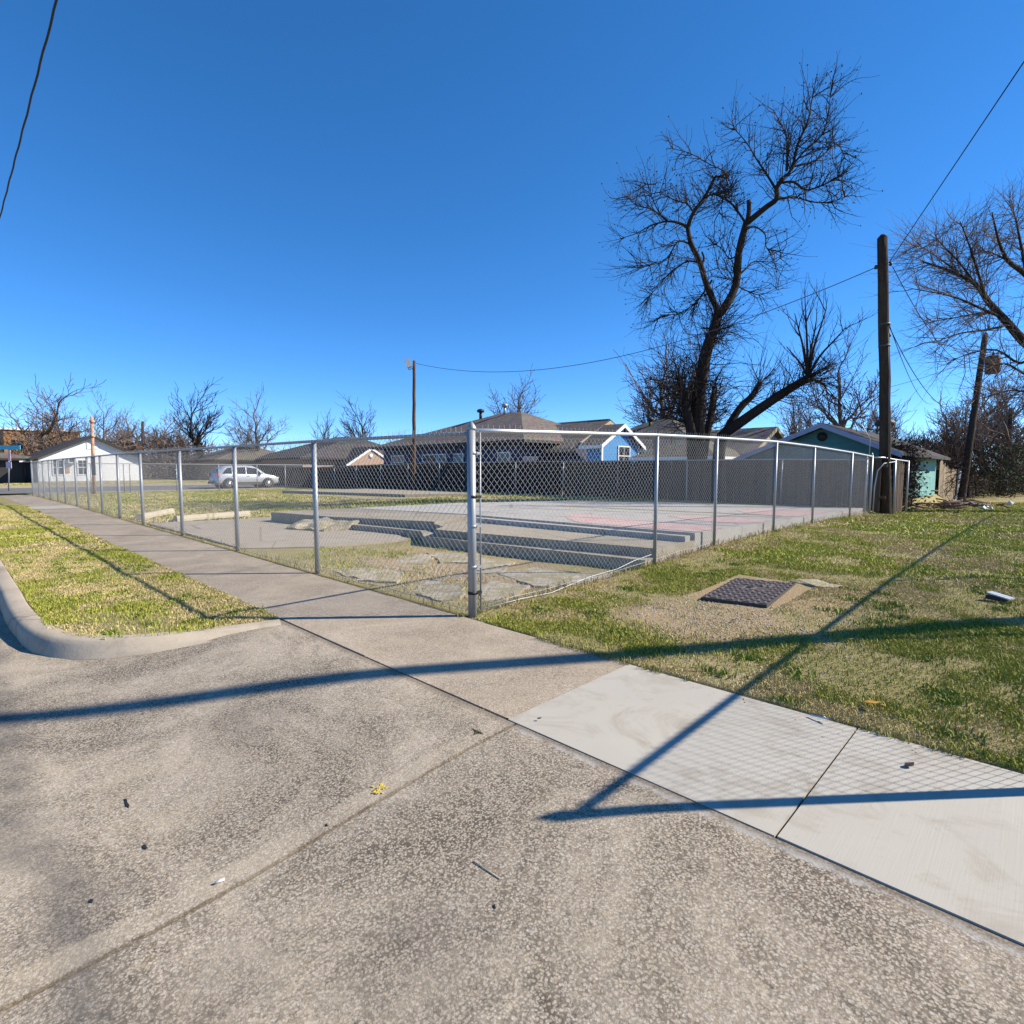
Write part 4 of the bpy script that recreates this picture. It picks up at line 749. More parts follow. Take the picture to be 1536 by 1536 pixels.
# orange brick flats
fl = thing('brick_flats', 'orange brick apartment block behind the far left trees', 'apartment block', (-90, 5, .5)); mb = MB(); mb.box(-100, -88, -30, 9.6, .4, 6.4); mb.build('wall', M['bricko'], fl)
mb = MB(); mb.box(-100.2, -87.8, -30.2, 9.8, 6.4, 6.62); mb.build('parapet', M['white'], fl)
for pxx, pyy in ((27, 666), (67, 666), (76, 668), (104, 668)):
    c = onX(pxx, pyy, -87.97); window(fl, c, (0, 1, 0), (1, 0, 0), 1.1, 1.0, 'trimd', False)
c = onX(3, 672, -87.6); mb = MB(); mb.box(-88, -86.9, c.y-1.2, c.y+.15, .4, 6.2); mb.build('stair_tower', M['trimd'], fl)
# brick gable house far behind
bh, rf = hip('brick_house', 'dark roofed brick house with a white edged brick gable, far behind the board fence', -58, -46, 20.0, 34, .1, 2.6, 5.1, -54, -50, 'brick', 'roofdk', 'trimd', .5, yr=27.5)
a = onX(523, 697, -44.0); b2 = onX(590, 697, -44.0); t = onX(557, 674, -44.0); mb = MB(); mb.extr([(-44, a.y, .1), (-44, b2.y, .1), (-44, b2.y, a.z), (-44, t.y, t.z), (-44, a.y, a.z)], (-3, 0, 0)); mb.build('gable_wall', M['brick'], bh)
mb = MB()
for e in (a, b2):
    d_ = (e-t); mb.extr([t+Vector((.06, 0, .18)), e+d_*.12+Vector((.06, 0, .18)), e+d_*.12+Vector((.06, 0, -.04)), t+Vector((.06, 0, -.04))], (.06, 0, 0))
mb.build('gable_trim', M['white'], bh); mb = MB()
for e in (a, b2):
    d_ = (e-t); slabquad(mb, t+Vector((.05, 0, .26)), e+d_*.12+Vector((.05, 0, .26)), e+d_*.12+Vector((-4, 0, .26)), t+Vector((-4, 0, .26)), .07)
mb.build('gable_roof', M['roofdk'], bh); mb = MB(); c = onX(556, 684, -43.98); mb.tube([c-Vector((.02, 0, 0)), c+Vector((.04, 0, 0))], .22, 16); mb.build('round_vent', M['white'], bh)
b3, rf = hip('brown_house', 'low brown roofed house beyond the parked silver car', -68, -56, 16, 25, .2, 2.5, 4.2, -64, -60, 'brick', 'rooftan', 'trimd', .5)
# navy house
nh, rf = hip('navy_house', 'navy blue house with a broad brown hip roof behind the dark board fence', -32.8, -18.2, 20.2, 30, .2, 3.15, 5.5, -25.2, -22.9, 'sidn', 'roofbr', 'trimd', .7, yr=25)
vent(rf, onY(721, 624, 24.3)); vent(rf, onY(757, 616, 24.7), 'galv', .13)
for pa, w_ in (((597, 686), 1.6), ((645, 690), 1.7), ((688, 688), .95), ((756, 686), 1.1), ((664, 690), .8)):
    c = onY(*pa, 20.18); c.z = 2.0; window(nh, c, (1, 0, 0), (0, -1, 0), w_, 1.05, 'white', pa[0] != 756)
# wing with bright blue gable end
y0 = onX(901.5, 690, -14).y; y1 = onX(957.5, 690, -14).y; pk = onX(934, 641, -14); ev = onX(901, 667, -14).z
bw_, rf2 = gable_x('blue_house', 'bright blue sided house end with white trimmed gable behind the board fence', -14.95, -14, y0, y1, .2, ev, pk.z, 'sidb', 'roofbr', 'white', .35, (y0+y1)/2, rake=.25)
c = onX(935.5, 684, -13.99); window(bw_, c, (0, 1, 0), (1, 0, 0), 1.25, 1.15, 'white', True)
for yy in (y0+.06, y1-.06):
    mb = MB(); mb.box(-13.995, -13.95, yy-.07, yy+.07, .2, ev+.02); mb.build('corner_board', M['white'], bw_)
# brown roofed house behind it
r1, rf = gable_x('brown_gable_house', 'brown roofed house whose small tan edged gable rises behind the blue house end', -34, onY(912, 629, 32).x-.3, 28.4, 36, .2, 3.3, 5.15, 'sidg', 'roofdk', 'trimt', .4)
r2, rf = gable_x('porch_house', 'brown roofed low wing with a pale eave between the navy house and blue house end', -24, -16.5, 22.6, 29.5, .2, 2.75, 4.35, 'sidn', 'roofbr', 'trimt', .5)
r3, rf = hip('grey_house', 'grey house with brown hip roof behind the big leaning tree', -20, -11.6, 28, 37, .2, 2.7, 5.0, -16.6, -15.2, 'sidg', 'roofgr', 'white', .6, yr=32); vent(rf, onY(975, 637, 31), 'trimd', .14)
r4, rf = gable_x('tan_house', 'brown roofed house with tan edged gable left of the teal garage', -17, onY(1154, 650, 30).x, 27.2, 33.5, .1, 2.3, 3.75, 'sidg', 'roofbr', 'trimt', .4)
r5, rf = hip('low_house', 'low grey roofed house behind the tree trunks', -12.5, -8.4, 23.5, 28, .2, 2.1, 3.2, -11, -10, 'sidg', 'rooftan', 'white', .4)
# teal garage: gable towards the lot, long side along the alley
X0, X1, Y0, Y1, XP = -4.9, -.3, 19.5, 31.3, -2.25; ZE0, ZE1, ZP = 1.95, 2.12, 3.0; zb_ = -.35
tg = thing('teal_garage', 'teal garage with low gable and flaking pale teal side wall along the alley', 'garage', (-2.5, 25, zb_)); mb = MB()
mb.extr([(X0, Y0, zb_), (X1, Y0, zb_), (X1, Y0, ZE1), (XP, Y0, ZP), (X0, Y0, ZE0)], (0, Y1-Y0, 0)); mb.build('wall', M['sidt'], tg)
mb = MB(); mb.box(X1, X1+.03, Y0+.1, Y1-.05, zb_, 1.95); mb.build('side_wall', M['teal2'], tg)
mb = MB(); s0 = (ZP-ZE0)/(XP-X0); s1 = (ZP-ZE1)/(X1-XP); oh = .55
slabquad(mb, (XP, Y0-.4, ZP+.16), (XP, Y1+.3, ZP+.16), (X0-oh, Y1+.3, ZE0-s0*oh+.16), (X0-oh, Y0-.4, ZE0-s0*oh+.16), .12); slabquad(mb, (XP, Y1+.3, ZP+.16), (XP, Y0-.4, ZP+.16), (X1+oh, Y0-.4, ZE1-s1*oh+.16), (X1+oh, Y1+.3, ZE1-s1*oh+.16), .12)
rf = mb.build('roof', M['roofdk'], tg); mb = MB()
for xx, ze, ss in ((X0-oh, ZE0, s0), (X1+oh, ZE1, s1)):
    e = ze-ss*oh; mb.extr([(XP, Y0-.445, ZP+.155), (xx, Y0-.445, e+.155), (xx, Y0-.445, e-.03), (XP, Y0-.445, ZP-.03)], (0, .04, 0))
mb.build('rake_board', M['trimv'], rf); vent(rf, (-.9, 22.5, 2.9), 'plast', .2)
c = onY(1233, 655, Y0-.03); mb = MB(); mb.tube([c+Vector((0, .04, 0)), c-Vector((0, .02, 0))], .17, 14); mb.build('gable_vent', M['trimd'], tg)
# dark board fence at the back of the lot
wz = lambda x, y: gz1(min(x, -.6), 16.5)-.03
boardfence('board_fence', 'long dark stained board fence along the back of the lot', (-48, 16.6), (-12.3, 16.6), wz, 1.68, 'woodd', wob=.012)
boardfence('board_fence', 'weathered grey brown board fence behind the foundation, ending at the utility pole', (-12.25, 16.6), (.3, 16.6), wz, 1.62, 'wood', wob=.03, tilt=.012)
boardfence('board_fence', 'leaning sunlit grey boards beyond the teal garage', (-.2, 31.8), (.05, 36.2), lambda x, y: gz1(x, y), 1.75, 'woodl', tilt=.05, wob=.1)
boardfence('board_fence', 'dark leaning boards before the garage corner by the utility pole', (.35, 17.6), (.3, 19.3), lambda x, y: gz1(x, y), 1.7, 'wood', tilt=.03, wob=.05)
boardfence('board_fence', 'low grey board fence at the far end of the alley', (.2, 41.5), (.5, 54), lambda x, y: gz1(x, y), 1.2, 'wood', tilt=.04, wob=.1)
ts = thing('tin_sheet', 'pale corrugated tin sheet standing behind the leaning pole', 'metal sheet', (.15, 38, gz1(.15, 38))); mb = MB(); N = 36; a = Vector((.05, 36.4, 0)); b2 = Vector((.15, 40.8, 0)); z = gz1(.1, 38)
vs = []
for i in range(N+1):
    p = a.lerp(b2, i/N)+Vector((.03*math.sin(i*PI/1.5), 0, 0)); vs += [p+Vector((0, 0, z-.05)), p+Vector((.06, 0, z+1.75-.3*(i/N)))]
mb.add(vs+[v-Vector((.012, 0, 0)) for v in vs], [(2*i, 2*i+2, 2*i+3, 2*i+1) for i in range(N)]+[(2*i+1+2*N+2, 2*i+3+2*N+2, 2*i+2+2*N+2, 2*i+2*N+2) for i in range(N)]); mb.build('sheet', M['tin'], ts)
# ------------------------------------------------------------------ poles and wires
def bent(pts, r0, r1, n=14, wob=.012):
    out = []; m = 16
    for i in range(m+1):
        t = i/m*(len(pts)-1); k = min(int(t), len(pts)-2); p = Vector(pts[k]).lerp(Vector(pts[k+1]), t-k); out.append(p+Vector((random.uniform(-wob, wob), random.uniform(-wob, wob), 0)))
    return out, [r0+(r1-r0)*i/m for i in range(m+1)]
up_ = thing('utility_pole', 'tall dark wooden utility pole at the end of the alley fence', 'utility pole', (.14, 17.25, 0))
pb = P(1328, 772, 17.3); pt = P(1324, 357, 17.1); mb = MB(); pts, rr = bent([pb-Vector((0, 0, .3)), P(1327.5, 600, 17.2), pt], .165, .135); mb.tube(pts, rr, 16); mb.tube([pts[-1], pts[-1]+Vector((0, 0, .1))], [.135, .05], 16); mb.build('pole_shaft', M['pole'], up_)
atL = P(1314, 401, 17.05); atR = P(1336, 396, 17.2); atM = P(1333, 492, 17.2)
for q_, nm in ((atL, 'insulator'), (atR, 'insulator'), (P(1334, 503, 17.2), 'insulator')):
    c = P(1324.5, (401 if q_ is not atR else 396) if q_ is not None else 0, 17.1) if q_ in (atL, atR) else P(1327, 503, 17.15)
    mb = MB(); mb.tube([c, q_], .018, 6); mb.tube([q_-Vector((0, 0, .05)), q_+Vector((0, 0, .0)), q_+Vector((0, 0, .06))], [.035, .05, .03], 8); mb.build(nm, M['trimd'], up_)
for z in (488, 520):
    c = P(1326.5, z, 17.15); mb = MB(); mb.tube([c, c+Vector((0, 0, .05))], .16, 16); mb.build('steel_band', M['plast'], up_)
mb = MB(); mb.tube([P(1333, 700, 17.05), P(1333, 560, 17.05), P(1332, 500, 17.05)], .02, 6); mb.build('riser_conduit', M['cableg'], up_)
lp = thing('light_pole', 'thin brown wooden pole carrying a floodlight at the back of the lot', 'light pole', (-23.2, 15.8, .2)); pb = onY(620.5, 736, 15.85); pt = onY(621.5, 541, 15.85)
mb = MB(); pts, rr = bent([pb-Vector((0, 0, .3)), pt], .125, .085); mb.tube(pts, rr, 12); mb.build('pole_shaft', M['poleb'], lp)
ct = onY(612.5, 545, 15.6); mb = MB(); mb.tube([pt-Vector((0, 0, .42)), ct-Vector((0, 0, .36)), ct-Vector((0, 0, .2))], .025, 6); mb.build('lamp_arm', M['galv'], lp)
mb = MB(); u = Vector((.78, .62, 0)).normalized(); f_ = Vector((-.5, -.7, -.35)).normalized(); u = f_.cross(Vector((0, 0, 1))).normalized(); v_ = u.cross(f_); mb.obox(ct, u*.2, v_*.24, f_*.13); hd = mb.build('lamp_head', M['litter'], lp); mb = MB(); mb.obox(ct+f_*.135, u*.17, v_*.2, f_*.012); mb.build('lens', M['lampglass'], hd)
p2 = thing('utility_pole', 'leaning dark utility pole carrying a rusty transformer further down the alley', 'utility pole', (.7, 32.4, -.28)); pb = P(1441, 752, 31); pt = P(1478, 502, 33)
mb = MB(); pts, rr = bent([pb-Vector((0, 0, .3)), pt], .19, .14); mb.tube(pts, rr, 14); mb.tube([pts[-1], pts[-1]+Vector((0, 0, .15))], [.14, .03], 14); mb.build('pole_shaft', M['pole'], p2)
c = P(1489, 547, 32.8); mb = MB(); mb.tube([c-Vector((0, 0, .52)), c-Vector((0, 0, .4)), c+Vector((0, 0, .38)), c+Vector((0, 0, .5))], [.3, .36, .36, .3], 18); tr_ = mb.build('transformer', M['rust'], p2)
mb = MB(); mb.tube([c+Vector((0, 0, .48)), c+Vector((0, 0, .62)), c+Vector((0, 0, .78))], [.05, .07, .03], 8); mb.build('bushing', M['trimd'], tr_)
mb = MB(); mb.tube([P(1471, 545, 32.7), c], .04, 6); mb.build('bracket', M['plast'], p2)
p3 = thing('utility_pole', 'thin dark pole at the far right in the brush', 'utility pole', (1.2, 48, -.4)); mb = MB(); pts, rr = bent([P(1508, 745, 44), P(1517, 612, 44)], .16, .13); mb.tube(pts, rr, 10); mb.build('pole_shaft', M['pole'], p3)
p4 = thing('utility_pole', 'far dark pole rising behind the white house', 'utility pole', tuple(P(213, 720, 70))); mb = MB(); mb.tube([P(213, 720, 70), P(214, 632, 70)], [.2, .15], 8); mb.build('pole_shaft', M['pole'], p4)
# off-frame pole at the right whose shadow crosses the apron
op = thing('utility_pole', 'wooden utility pole just beyond the right edge of the view', 'utility pole', (6.3, 7.0, 0)); mb = MB(); pts, rr = bent([(6.3, 7.0, -.3), (6.9, 6.2, 4.5), (7.45, 5.3, 9.2)], .15, .085, wob=.0); mb.tube(pts, rr, 16); mb.build('pole_shaft', M['pole'], op)
# rusty sign post and street sign
rp_ = thing('sign_post', 'rusty orange post with a narrow dark sign before the white house', 'sign post', tuple(G(141, 741, .1))); b0 = P(141.5, 742, 31.5); t0 = P(137.5, 625, 31.5)
mb = MB(); mb.tube([b0-Vector((0, 0, .2)), t0], .085, 10); mb.tube([t0-Vector((0, 0, .35)), t0-Vector((0, 0, .2))], .12, 10); mb.tube([t0-Vector((0, 0, 1.15)), t0-Vector((0, 0, 1.05))], .11, 10); mb.build('post_shaft', M['rustp'], rp_)
c = P(140, 698.5, 31.3); mb = MB(); mb.obox(c, (rv*.11), fw*.0+Vector((-fw.y, fw.x, 0))*.0+Vector((fh[0], fh[1], 0))*.02, (0, 0, .53)); mb.build('sign_panel', M['purple'], rp_)
ss = thing('street_sign', 'slim pole with turquoise street name blade and pale pink sign at the far left', 'street sign', tuple(G(13, 735, .3))); D_ = 34.5
mb = MB(); mb.tube([P(13, 737, D_), P(13.5, 674, D_)], .035, 8); mb.build('pole_shaft', M['galv'], ss)
fhv = Vector((fh[0], fh[1], 0)); mb = MB(); mb.obox(P(8, 671.2, D_), rv*.92, fhv*.02, (0, 0, .125)); mb.build('name_blade', M['tealp'], ss)
mb = MB(); mb.obox(P(13.2, 697.5, D_-.06), rv*.165, fhv*.012, (0, 0, .2)); mb.build('sign_panel', M['pink'], ss)
mb = MB(); mb.obox(P(14, 683.5, D_-.06), rv*.075, fhv*.012, (0, 0, .34)); mb.build('sign_panel', M['pink'], ss)
# overhead wires
def cable(name, a, b_, sag, r, mat, label, n=40, wob=0.):
    a = Vector(a); b_ = Vector(b_); mb = MB(); pts = []
    for i in range(n+1):
        t = i/n; p = a.lerp(b_, t)-Vector((0, 0, sag*4*t*(1-t)));
        if wob: p += Vector((0, math.sin(i*1.7), math.cos(i*1.7)))*wob
        pts.append(p)
    mb.tube(pts, r, 5); return tag(mb.build(name, M[mat]), label, 'cable')
a = G(85, 0, 7.5); b2 = G(0, 325, 7.5); d_ = (b2-a).normalized()
cable('overhead_cable', a-d_*6, b2+d_*75, 0, .016, 'cable', 'twisted black overhead cable crossing the top left corner of the sky', 260, .005)
cable('overhead_cable', pts[-1] if False else P(1324, 399, 17.15)+Vector((.15, 0, .05)), P(1640, -62, 8), .0, .011, 'cable', 'dark overhead cable running up from the tall pole to the right edge of the sky')
cable('overhead_cable', atL, onY(624, 545, 15.85), 1.5, .013, 'cableg', 'sagging cable strung between the tall pole and the floodlight pole', 60)
cable('overhead_cable', P(1339, 400, 17.2), P(1470, 552, 32.6), .9, .012, 'cable', 'cable from the tall pole top down to the leaning pole, uppermost of three')
cable('overhead_cable', P(1333, 484, 17.2), P(1400, 605, 40), .8, .012, 'cable', 'cable dropping steeply from the middle of the tall pole, leftmost of three')
cable('overhead_cable', P(1333, 488, 17.2), P(1462, 600, 32.2), 1.4, .013, 'cable', 'cable from the middle of the tall pole to the leaning pole, rightmost of three')
cable('overhead_cable', P(1240, 600, 40), P(1475, 535, 33), .3, .012, 'cableg', 'thin pale cable passing behind the tall pole to the transformer')
cable('overhead_cable', P(1492, 560, 32.8), P(1560, 590, 26), .35, .014, 'cable', 'cable leaving the transformer towards the right edge')
# ------------------------------------------------------------------ parked car (x forward in local space)
def car(loc, rz):
    root = thing('parked_car', 'silver sport utility car parked beyond the far fence', 'car', loc); root.rotation_euler = (0, 0, rz); ORG[root.name] = Vector((0, 0, 0))
    st_ = [(-2.28, .42, .62, .62, .66, .50), (-2.24, .34, .84, .70, .92, .55), (-2.1, .30, .90, .78, 1.03, 1.10), (-1.95, .28, .915, .80, 1.06, 1.45), (-1.55, .27, .925, .78, 1.07, 1.63), (-.9, .26, .93, .77, 1.05, 1.69), (-.1, .26, .935, .76, 1.02, 1.70), (.35, .26, .935, .76, 1.0, 1.66), (.75, .26, .935, .77, .99, 1.46), (1.2, .27, .93, .80, .99, 1.12), (1.5, .27, .92, .78, .97, 1.02), (1.95, .28, .89, .72, .90, .94), (2.2, .32, .80, .62, .76, .80), (2.3, .42, .64, .5, .66, .68)]
    V = []; m = 0
    for x, z0, wd, wr, zb2, zr in st_:
        zb2 = min(zb2, zr-.02); half = [(wd*.80, z0), (wd*.97, z0+.12), (wd, (z0+zb2)/2), (wd*.97, zb2-.04), (wd*.94, zb2), (wr+(wd*.92-wr)*.25, zb2+(zr-zb2)*.72), (wr*.88, zr-.02), (wr*.5, zr)]
        row = [(x, y, z) for y, z in half]+[(x, -y, z) for y, z in half[::-1]]; m = len(row); V += row
    Fc = [(i*m+j, i*m+(j+1) % m, (i+1)*m+(j+1) % m, (i+1)*m+j) for i in range(len(st_)-1) for j in range(m)]+[tuple(range(m-1, -1, -1)), tuple(range((len(st_)-1)*m, len(st_)*m))]
    mb = MB(); mb.add(V, Fc, True); body = mb.build('body', M['car'], root)
    for sy in (1, -1):
        def side(pts, nm, mat, off=.012, par=body):
            mb = MB(); mb.extr([(x, sy*(y+off), z) for x, y, z in pts], (0, -sy*.03, 0)); return mb.build(nm, M[mat], par)
        yb = .87; yt = .775
        for nm, pl in (('rear_quarter_window', [(-1.85, yb, 1.1), (-1.2, yb+.0, 1.09), (-1.2, yt, 1.52), (-1.5, yt, 1.5)]), ('side_window', [(-1.12, yb+.005, 1.09), (-.22, yb+.01, 1.06), (-.22, yt, 1.56), (-1.12, yt, 1.53)]), ('side_window', [(-.14, yb+.01, 1.06), (.98, yb+.01, 1.04), (.52, yt+.01, 1.47), (-.14, yt, 1.56)])): side(pl, nm, 'glass', .018)
        side([(-1.3, .935, .36), (1.2, .935, .36), (1.2, .935, .46), (-1.3, .935, .46)], 'sill_trim', 'plast', .01)
        for xx in (-1.42, 1.38):
            mb = MB(); mb.tube([(xx, sy*.72, .36), (xx, sy*.945, .36)], .43, 26); mb.build('wheel_arch', M['plast'], body)
            mb = MB(); mb.tube([(xx, sy*.72, .345), (xx, sy*.74, .345), (xx, sy*.95, .345), (xx, sy*.965, .345)], [.3, .345, .345, .3], 26); wl = mb.build('wheel', M['tyre'], root)
            mb = MB(); mb.tube([(xx, sy*.955, .345), (xx, sy*.972, .345)], .235, 24); mb.tube([(xx, sy*.95, .345), (xx, sy*.985, .345)], .06, 10)
            rm_ = mb.build('rim', M['rim'], wl)
            mb = MB()
            for k in range(5):
                an = k*1.2566+.6; mb.obox((xx+math.cos(an)*.15, sy*.974, .345+math.sin(an)*.15), (math.cos(an+.63)*.03, 0, math.sin(an+.63)*.03), (0, .003, 0), (-math.sin(an+.63)*.07, 0, math.cos(an+.63)*.07))
            mb.build('rim_gaps', M['black'], wl)
        for xx in (-.05, -1.05):
            mb = MB(); mb.obox((xx, sy*.945, .93), (.09, 0, 0), (0, .015, 0), (0, 0, .015)); mb.build('door_handle', M['car'], body)
        mb = MB(); mb.obox((.85, sy*1.0, 1.1), (.08, 0, 0), (0, .09, 0), (0, 0, .065)); mb.build('wing_mirror', M['car'], body)
        mb = MB(); mb.tube([(-1.6, sy*.6, 1.66), (-1.5, sy*.6, 1.74), (.2, sy*.6, 1.76), (.3, sy*.6, 1.69)], .022, 6); mb.build('roof_rail', M['rim'], body)
        mb = MB(); mb.obox((-2.15, sy*.8, .98), (.12, 0, 0), (0, .1, 0), (0, 0, .1)); mb.build('tail_light', M['redl'], body)
        mb = MB(); mb.obox((2.12, sy*.66, .76), (.13, 0, 0), (0, .13, 0), (0, 0, .06)); mb.build('headlight', M['lampglass'], body)
    mb = MB(); mb.extr([(-2.13, -.68, 1.1), (-2.13, .68, 1.1), (-1.97, .6, 1.45), (-1.97, -.6, 1.45)], (.03, 0, 0)); mb.build('rear_window', M['glass'], body)
    mb = MB(); mb.extr([(.60, -.66, 1.57), (.60, .66, 1.57), (1.16, .75, 1.17), (1.16, -.75, 1.17)], (.05, 0, .05)); mb.build('windscreen', M['glass'], body)
    mb = MB(); mb.box(-2.33, -2.1, -.78, .78, .34, .52); mb.build('rear_bumper', M['plast'], body)
    mb = MB(); mb.box(2.1, 2.33, -.68, .68, .33, .5); mb.build('front_bumper', M['plast'], body)
    mb = MB(); mb.box(-2.31, -2.26, -.2, .2, .6, .72); mb.build('number_plate', M['white'], body)
    return root
car((-39.9, 12.55, .10), PI/2)
# ------------------------------------------------------------------ debris in the alley
dp = thing('debris_pile', 'brown heap of broken boards and brush beside the leaning pole', 'debris pile', (1.4, 26, -.2)); mb = MB()
for i in range(110):
    c = Vector((random.gauss(.9, .55), random.gauss(26.5, 2.6), 0)); c.z = gz1(c.x, c.y)+random.uniform(.02, .22); a = random.uniform(0, 3.14); l = random.uniform(.15, .9); d_ = Vector((math.cos(a), math.sin(a), random.uniform(-.3, .3))); mb.tube([c-d_*l/2, c+d_*l/2+Vector((0, 0, random.uniform(-.1, .1)))], random.uniform(.012, .045), 5)
mb.build('sticks', M['twigr'], dp)['kind'] = 'stuff'
for i in range(11):
    pxx, pyy = random.choice([(1440, 752), (1462, 757), (1475, 762), (1492, 750), (1500, 755), (1425, 762), (1480, 768)]); c = G(pxx+random.uniform(-14, 14), pyy+random.uniform(-4, 4), -.15); c.z = gz1(c.x, c.y)+.1
    mb = MB(); n = 7; s = random.uniform(.08, .2); vs = [c+Vector((math.cos(k*6.28/n)*s*random.uniform(.6, 1.2), math.sin(k*6.28/n)*s*random.uniform(.6, 1.2), random.uniform(-.08, .05))) for k in range(n)]; top = c+Vector((0, 0, s*.7)); mb.add(vs+[top, c-Vector((0, 0, .1))], [(k, (k+1) % n, n) for k in range(n)]+[((k+1) % n, k, n+1) for k in range(n)])
    tag(mb.build('rubbish_bag', M['litter']), 'crumpled white rubbish scattered around the brown debris heap', 'rubbish', 'white rubbish in the alley')
# ------------------------------------------------------------------ bare winter trees
def grow(R, out, p, d, L, r, lvl, maxl, cfg):
    n = 5 if lvl < 2 else 4; pts = [p.copy()]; q = p.copy(); dd = d.copy()
    for i in range(n):
        dd = (dd+Vector((R.gauss(0, 1), R.gauss(0, 1), R.gauss(0, 1)))*cfg['wob']*(.6 if lvl == 0 else 1)+Vector((0, 0, cfg['up']*(.5 if lvl else 0)))).normalized(); q = q+dd*L/n; pts.append(q.copy())
    end = .45 if lvl < maxl else .3
    rr = [max(r*(1-(1-end)*i/n), cfg['rmin']) for i in range(n+1)]; out.append((lvl, pts, rr))
    if lvl >= maxl: return
    nc = cfg['nc'][min(lvl, len(cfg['nc'])-1)]
    for k in range(nc):
        t = (cfg['t0'] if lvl == 0 else .22)+(1-(cfg['t0'] if lvl == 0 else .22))*(k+R.random()*.8)/nc; t = min(t, .99); i = min(int(t*n), n-1); pos = pts[i].lerp(pts[i+1], t*n-i); ax = (pts[i+1]-pts[i]).normalized()
        s = ax.orthogonal().normalized(); s = Matrix.Rotation(k*2.4+R.uniform(-.6, .6), 3, ax) @ s; an = R.uniform(*cfg['ang']); nd = (ax*math.cos(an)+s*math.sin(an)).normalized(); nd.z += cfg['up']*.5; nd.normalize()
        f = cfg['lr']*(1.15-.5*t)*R.uniform(.75, 1.25); grow(R, out, pos, nd, L*f, max(rr[i]*cfg['rr']*R.uniform(.8, 1.1), cfg['rmin']), lvl+1, maxl, cfg)
    # leader
    grow(R, out, pts[-1], dd, L*cfg['lr']*1.05, rr[-1]*.95, lvl+1, maxl, cfg)
CF = dict(wob=.17, up=.12, nc=[5, 4, 4, 4, 3], t0=.4, ang=(.5, 1.0), lr=.62, rr=.62, rmin=.008)
def seg_mesh(out, lv):
    mb = MB()
    for l, pts, rr in out:
        if l in lv: mb.tube(pts, rr, 8 if l == 0 else 5 if l == 1 else 4 if l == 2 else 3, l < 2)
    return mb
def proto(seed, h, cfg, maxl=4, lean=(0, 0), bk='bark2', tw='twig', name='bare_tree'):
    R = random.Random(seed); c = dict(CF); c.update(cfg); out = []
    grow(R, out, Vector((0, 0, -.2)), Vector((lean[0], lean[1], 1)).normalized(), h*c.get('tl', .36), h*.022*c.get('thick', 1), 0, maxl, c)
    zt = float(np.percentile([o[1][-1].z for o in out], 96))
    r = thing(name, 'x', 'tree', (0, 0, 0)); seg_mesh(out, (0, 1)).build('trunk', M[bk], r); seg_mesh(out, (2, 3, 4, 5)).build('crown', M[tw], r); r['zt'] = zt; return r
protos = [proto(11, 10, dict(up=.14, rmin=.012, tl=.42, thick=1.0)), proto(23, 10, dict(ang=(.6, 1.1), up=.16, rmin=.013, nc=[4, 4, 4, 4], t0=.55, lr=.66, thick=1.05), lean=(.1, 0)), proto(37, 10, dict(ang=(.3, .75), up=.2, nc=[4, 4, 4, 4], rmin=.013, t0=.5, lr=.68, thick=1.1), bk='bark', tw='twigd'), proto(41, 10, dict(ang=(.45, .95), lr=.7, t0=.45, tl=.3, up=.15, rmin=.012, thick=1.2), tw='twigr'), proto(59, 10, dict(ang=(.5, 1.1), lr=.62, nc=[5, 5, 5, 4], up=.2, t0=.5, tl=.32, rmin=.009), tw='twig')]
used = set(); ZT = [p['zt'] for p in protos]
for p in protos: del p['zt']
def plant(k, px_, ytop, dep, label, rz=None, group=None, ybase=None, sxy=1.):
    b = P(px_, 700, dep); z0 = gz1(b.x, b.y) if b.y > 0 else float(zb(b.x)); top = P(px_, ytop, dep).z; s = (top-z0)/ZT[k]; pr = protos[k]
    if k in used:
        r = pr.copy(); col.objects.link(r)
        for ch_ in pr.children: c2 = ch_.copy(); col.objects.link(c2); c2.parent = r
    else: r = pr; used.add(k)
    r.location = (b.x, b.y, z0); r.scale = (s*sxy, s*sxy, s); r.rotation_euler = (0, 0, rz if rz is not None else random.uniform(0, 6.28)); r['label'] = label
    if group: r['group'] = group
    elif 'group' in r: del r['group']
    return r
BG = 'bare trees on the skyline'
plant(1, 43, 592, 66, 'wide bare tree with crooked limbs before the orange brick flats, leftmost tree', 1.2, BG, sxy=1.3)
plant(3, 92, 612, 70, 'low bare tree leaning over the flats roof, left of the white house gable', 2.2, BG, sxy=1.2)
plant(0, 160, 604, 74, 'bare tree rising right behind the ridge of the white house', 0.4, BG)
plant(4, 196, 622, 78, 'twiggy bare tree behind the right slope of the white house', 1.4, BG, sxy=1.3)
plant(1, 240, 618, 72, 'round headed bare tree between the white house and the tall upright tree', 3.4, BG, sxy=1.2)
plant(2, 310, 586, 60, 'tall thick bare tree with upright limbs behind the silver car', .5, BG, sxy=1.35)
plant(3, 274, 640, 76, 'short dense bare tree left of the tall upright tree', 4.4, BG, sxy=1.2)
plant(0, 393, 606, 62, 'broad bare tree whose trunk stands above the silver car hood', 2.6, BG, sxy=1.35)
plant(4, 360, 642, 82, 'small distant bare tree between the two big trees behind the car', 5.1, BG)
plant(2, 500, 628, 84, 'thin bare tree left above the dark roof of the brick house', 1.0, BG)
plant(2, 532, 612, 80, 'thin forked bare tree behind the brick house ridge', 3.3, BG, sxy=1.3)
plant(3, 590, 655, 90, 'low brushy bare tree between the brick house and the navy house', 3.9, BG)
plant(4, 755, 578, 58, 'round crowned bare tree directly behind the navy house ridge', .2, BG, sxy=1.25)
plant(3, 985, 537, 43, 'dense twiggy tree left of the big forked tree', 2.0, BG, sxy=1.1)
plant(4, 1012, 555, 45, 'bushy tree close behind the big forked tree trunk', 4.0, BG, sxy=1.2)
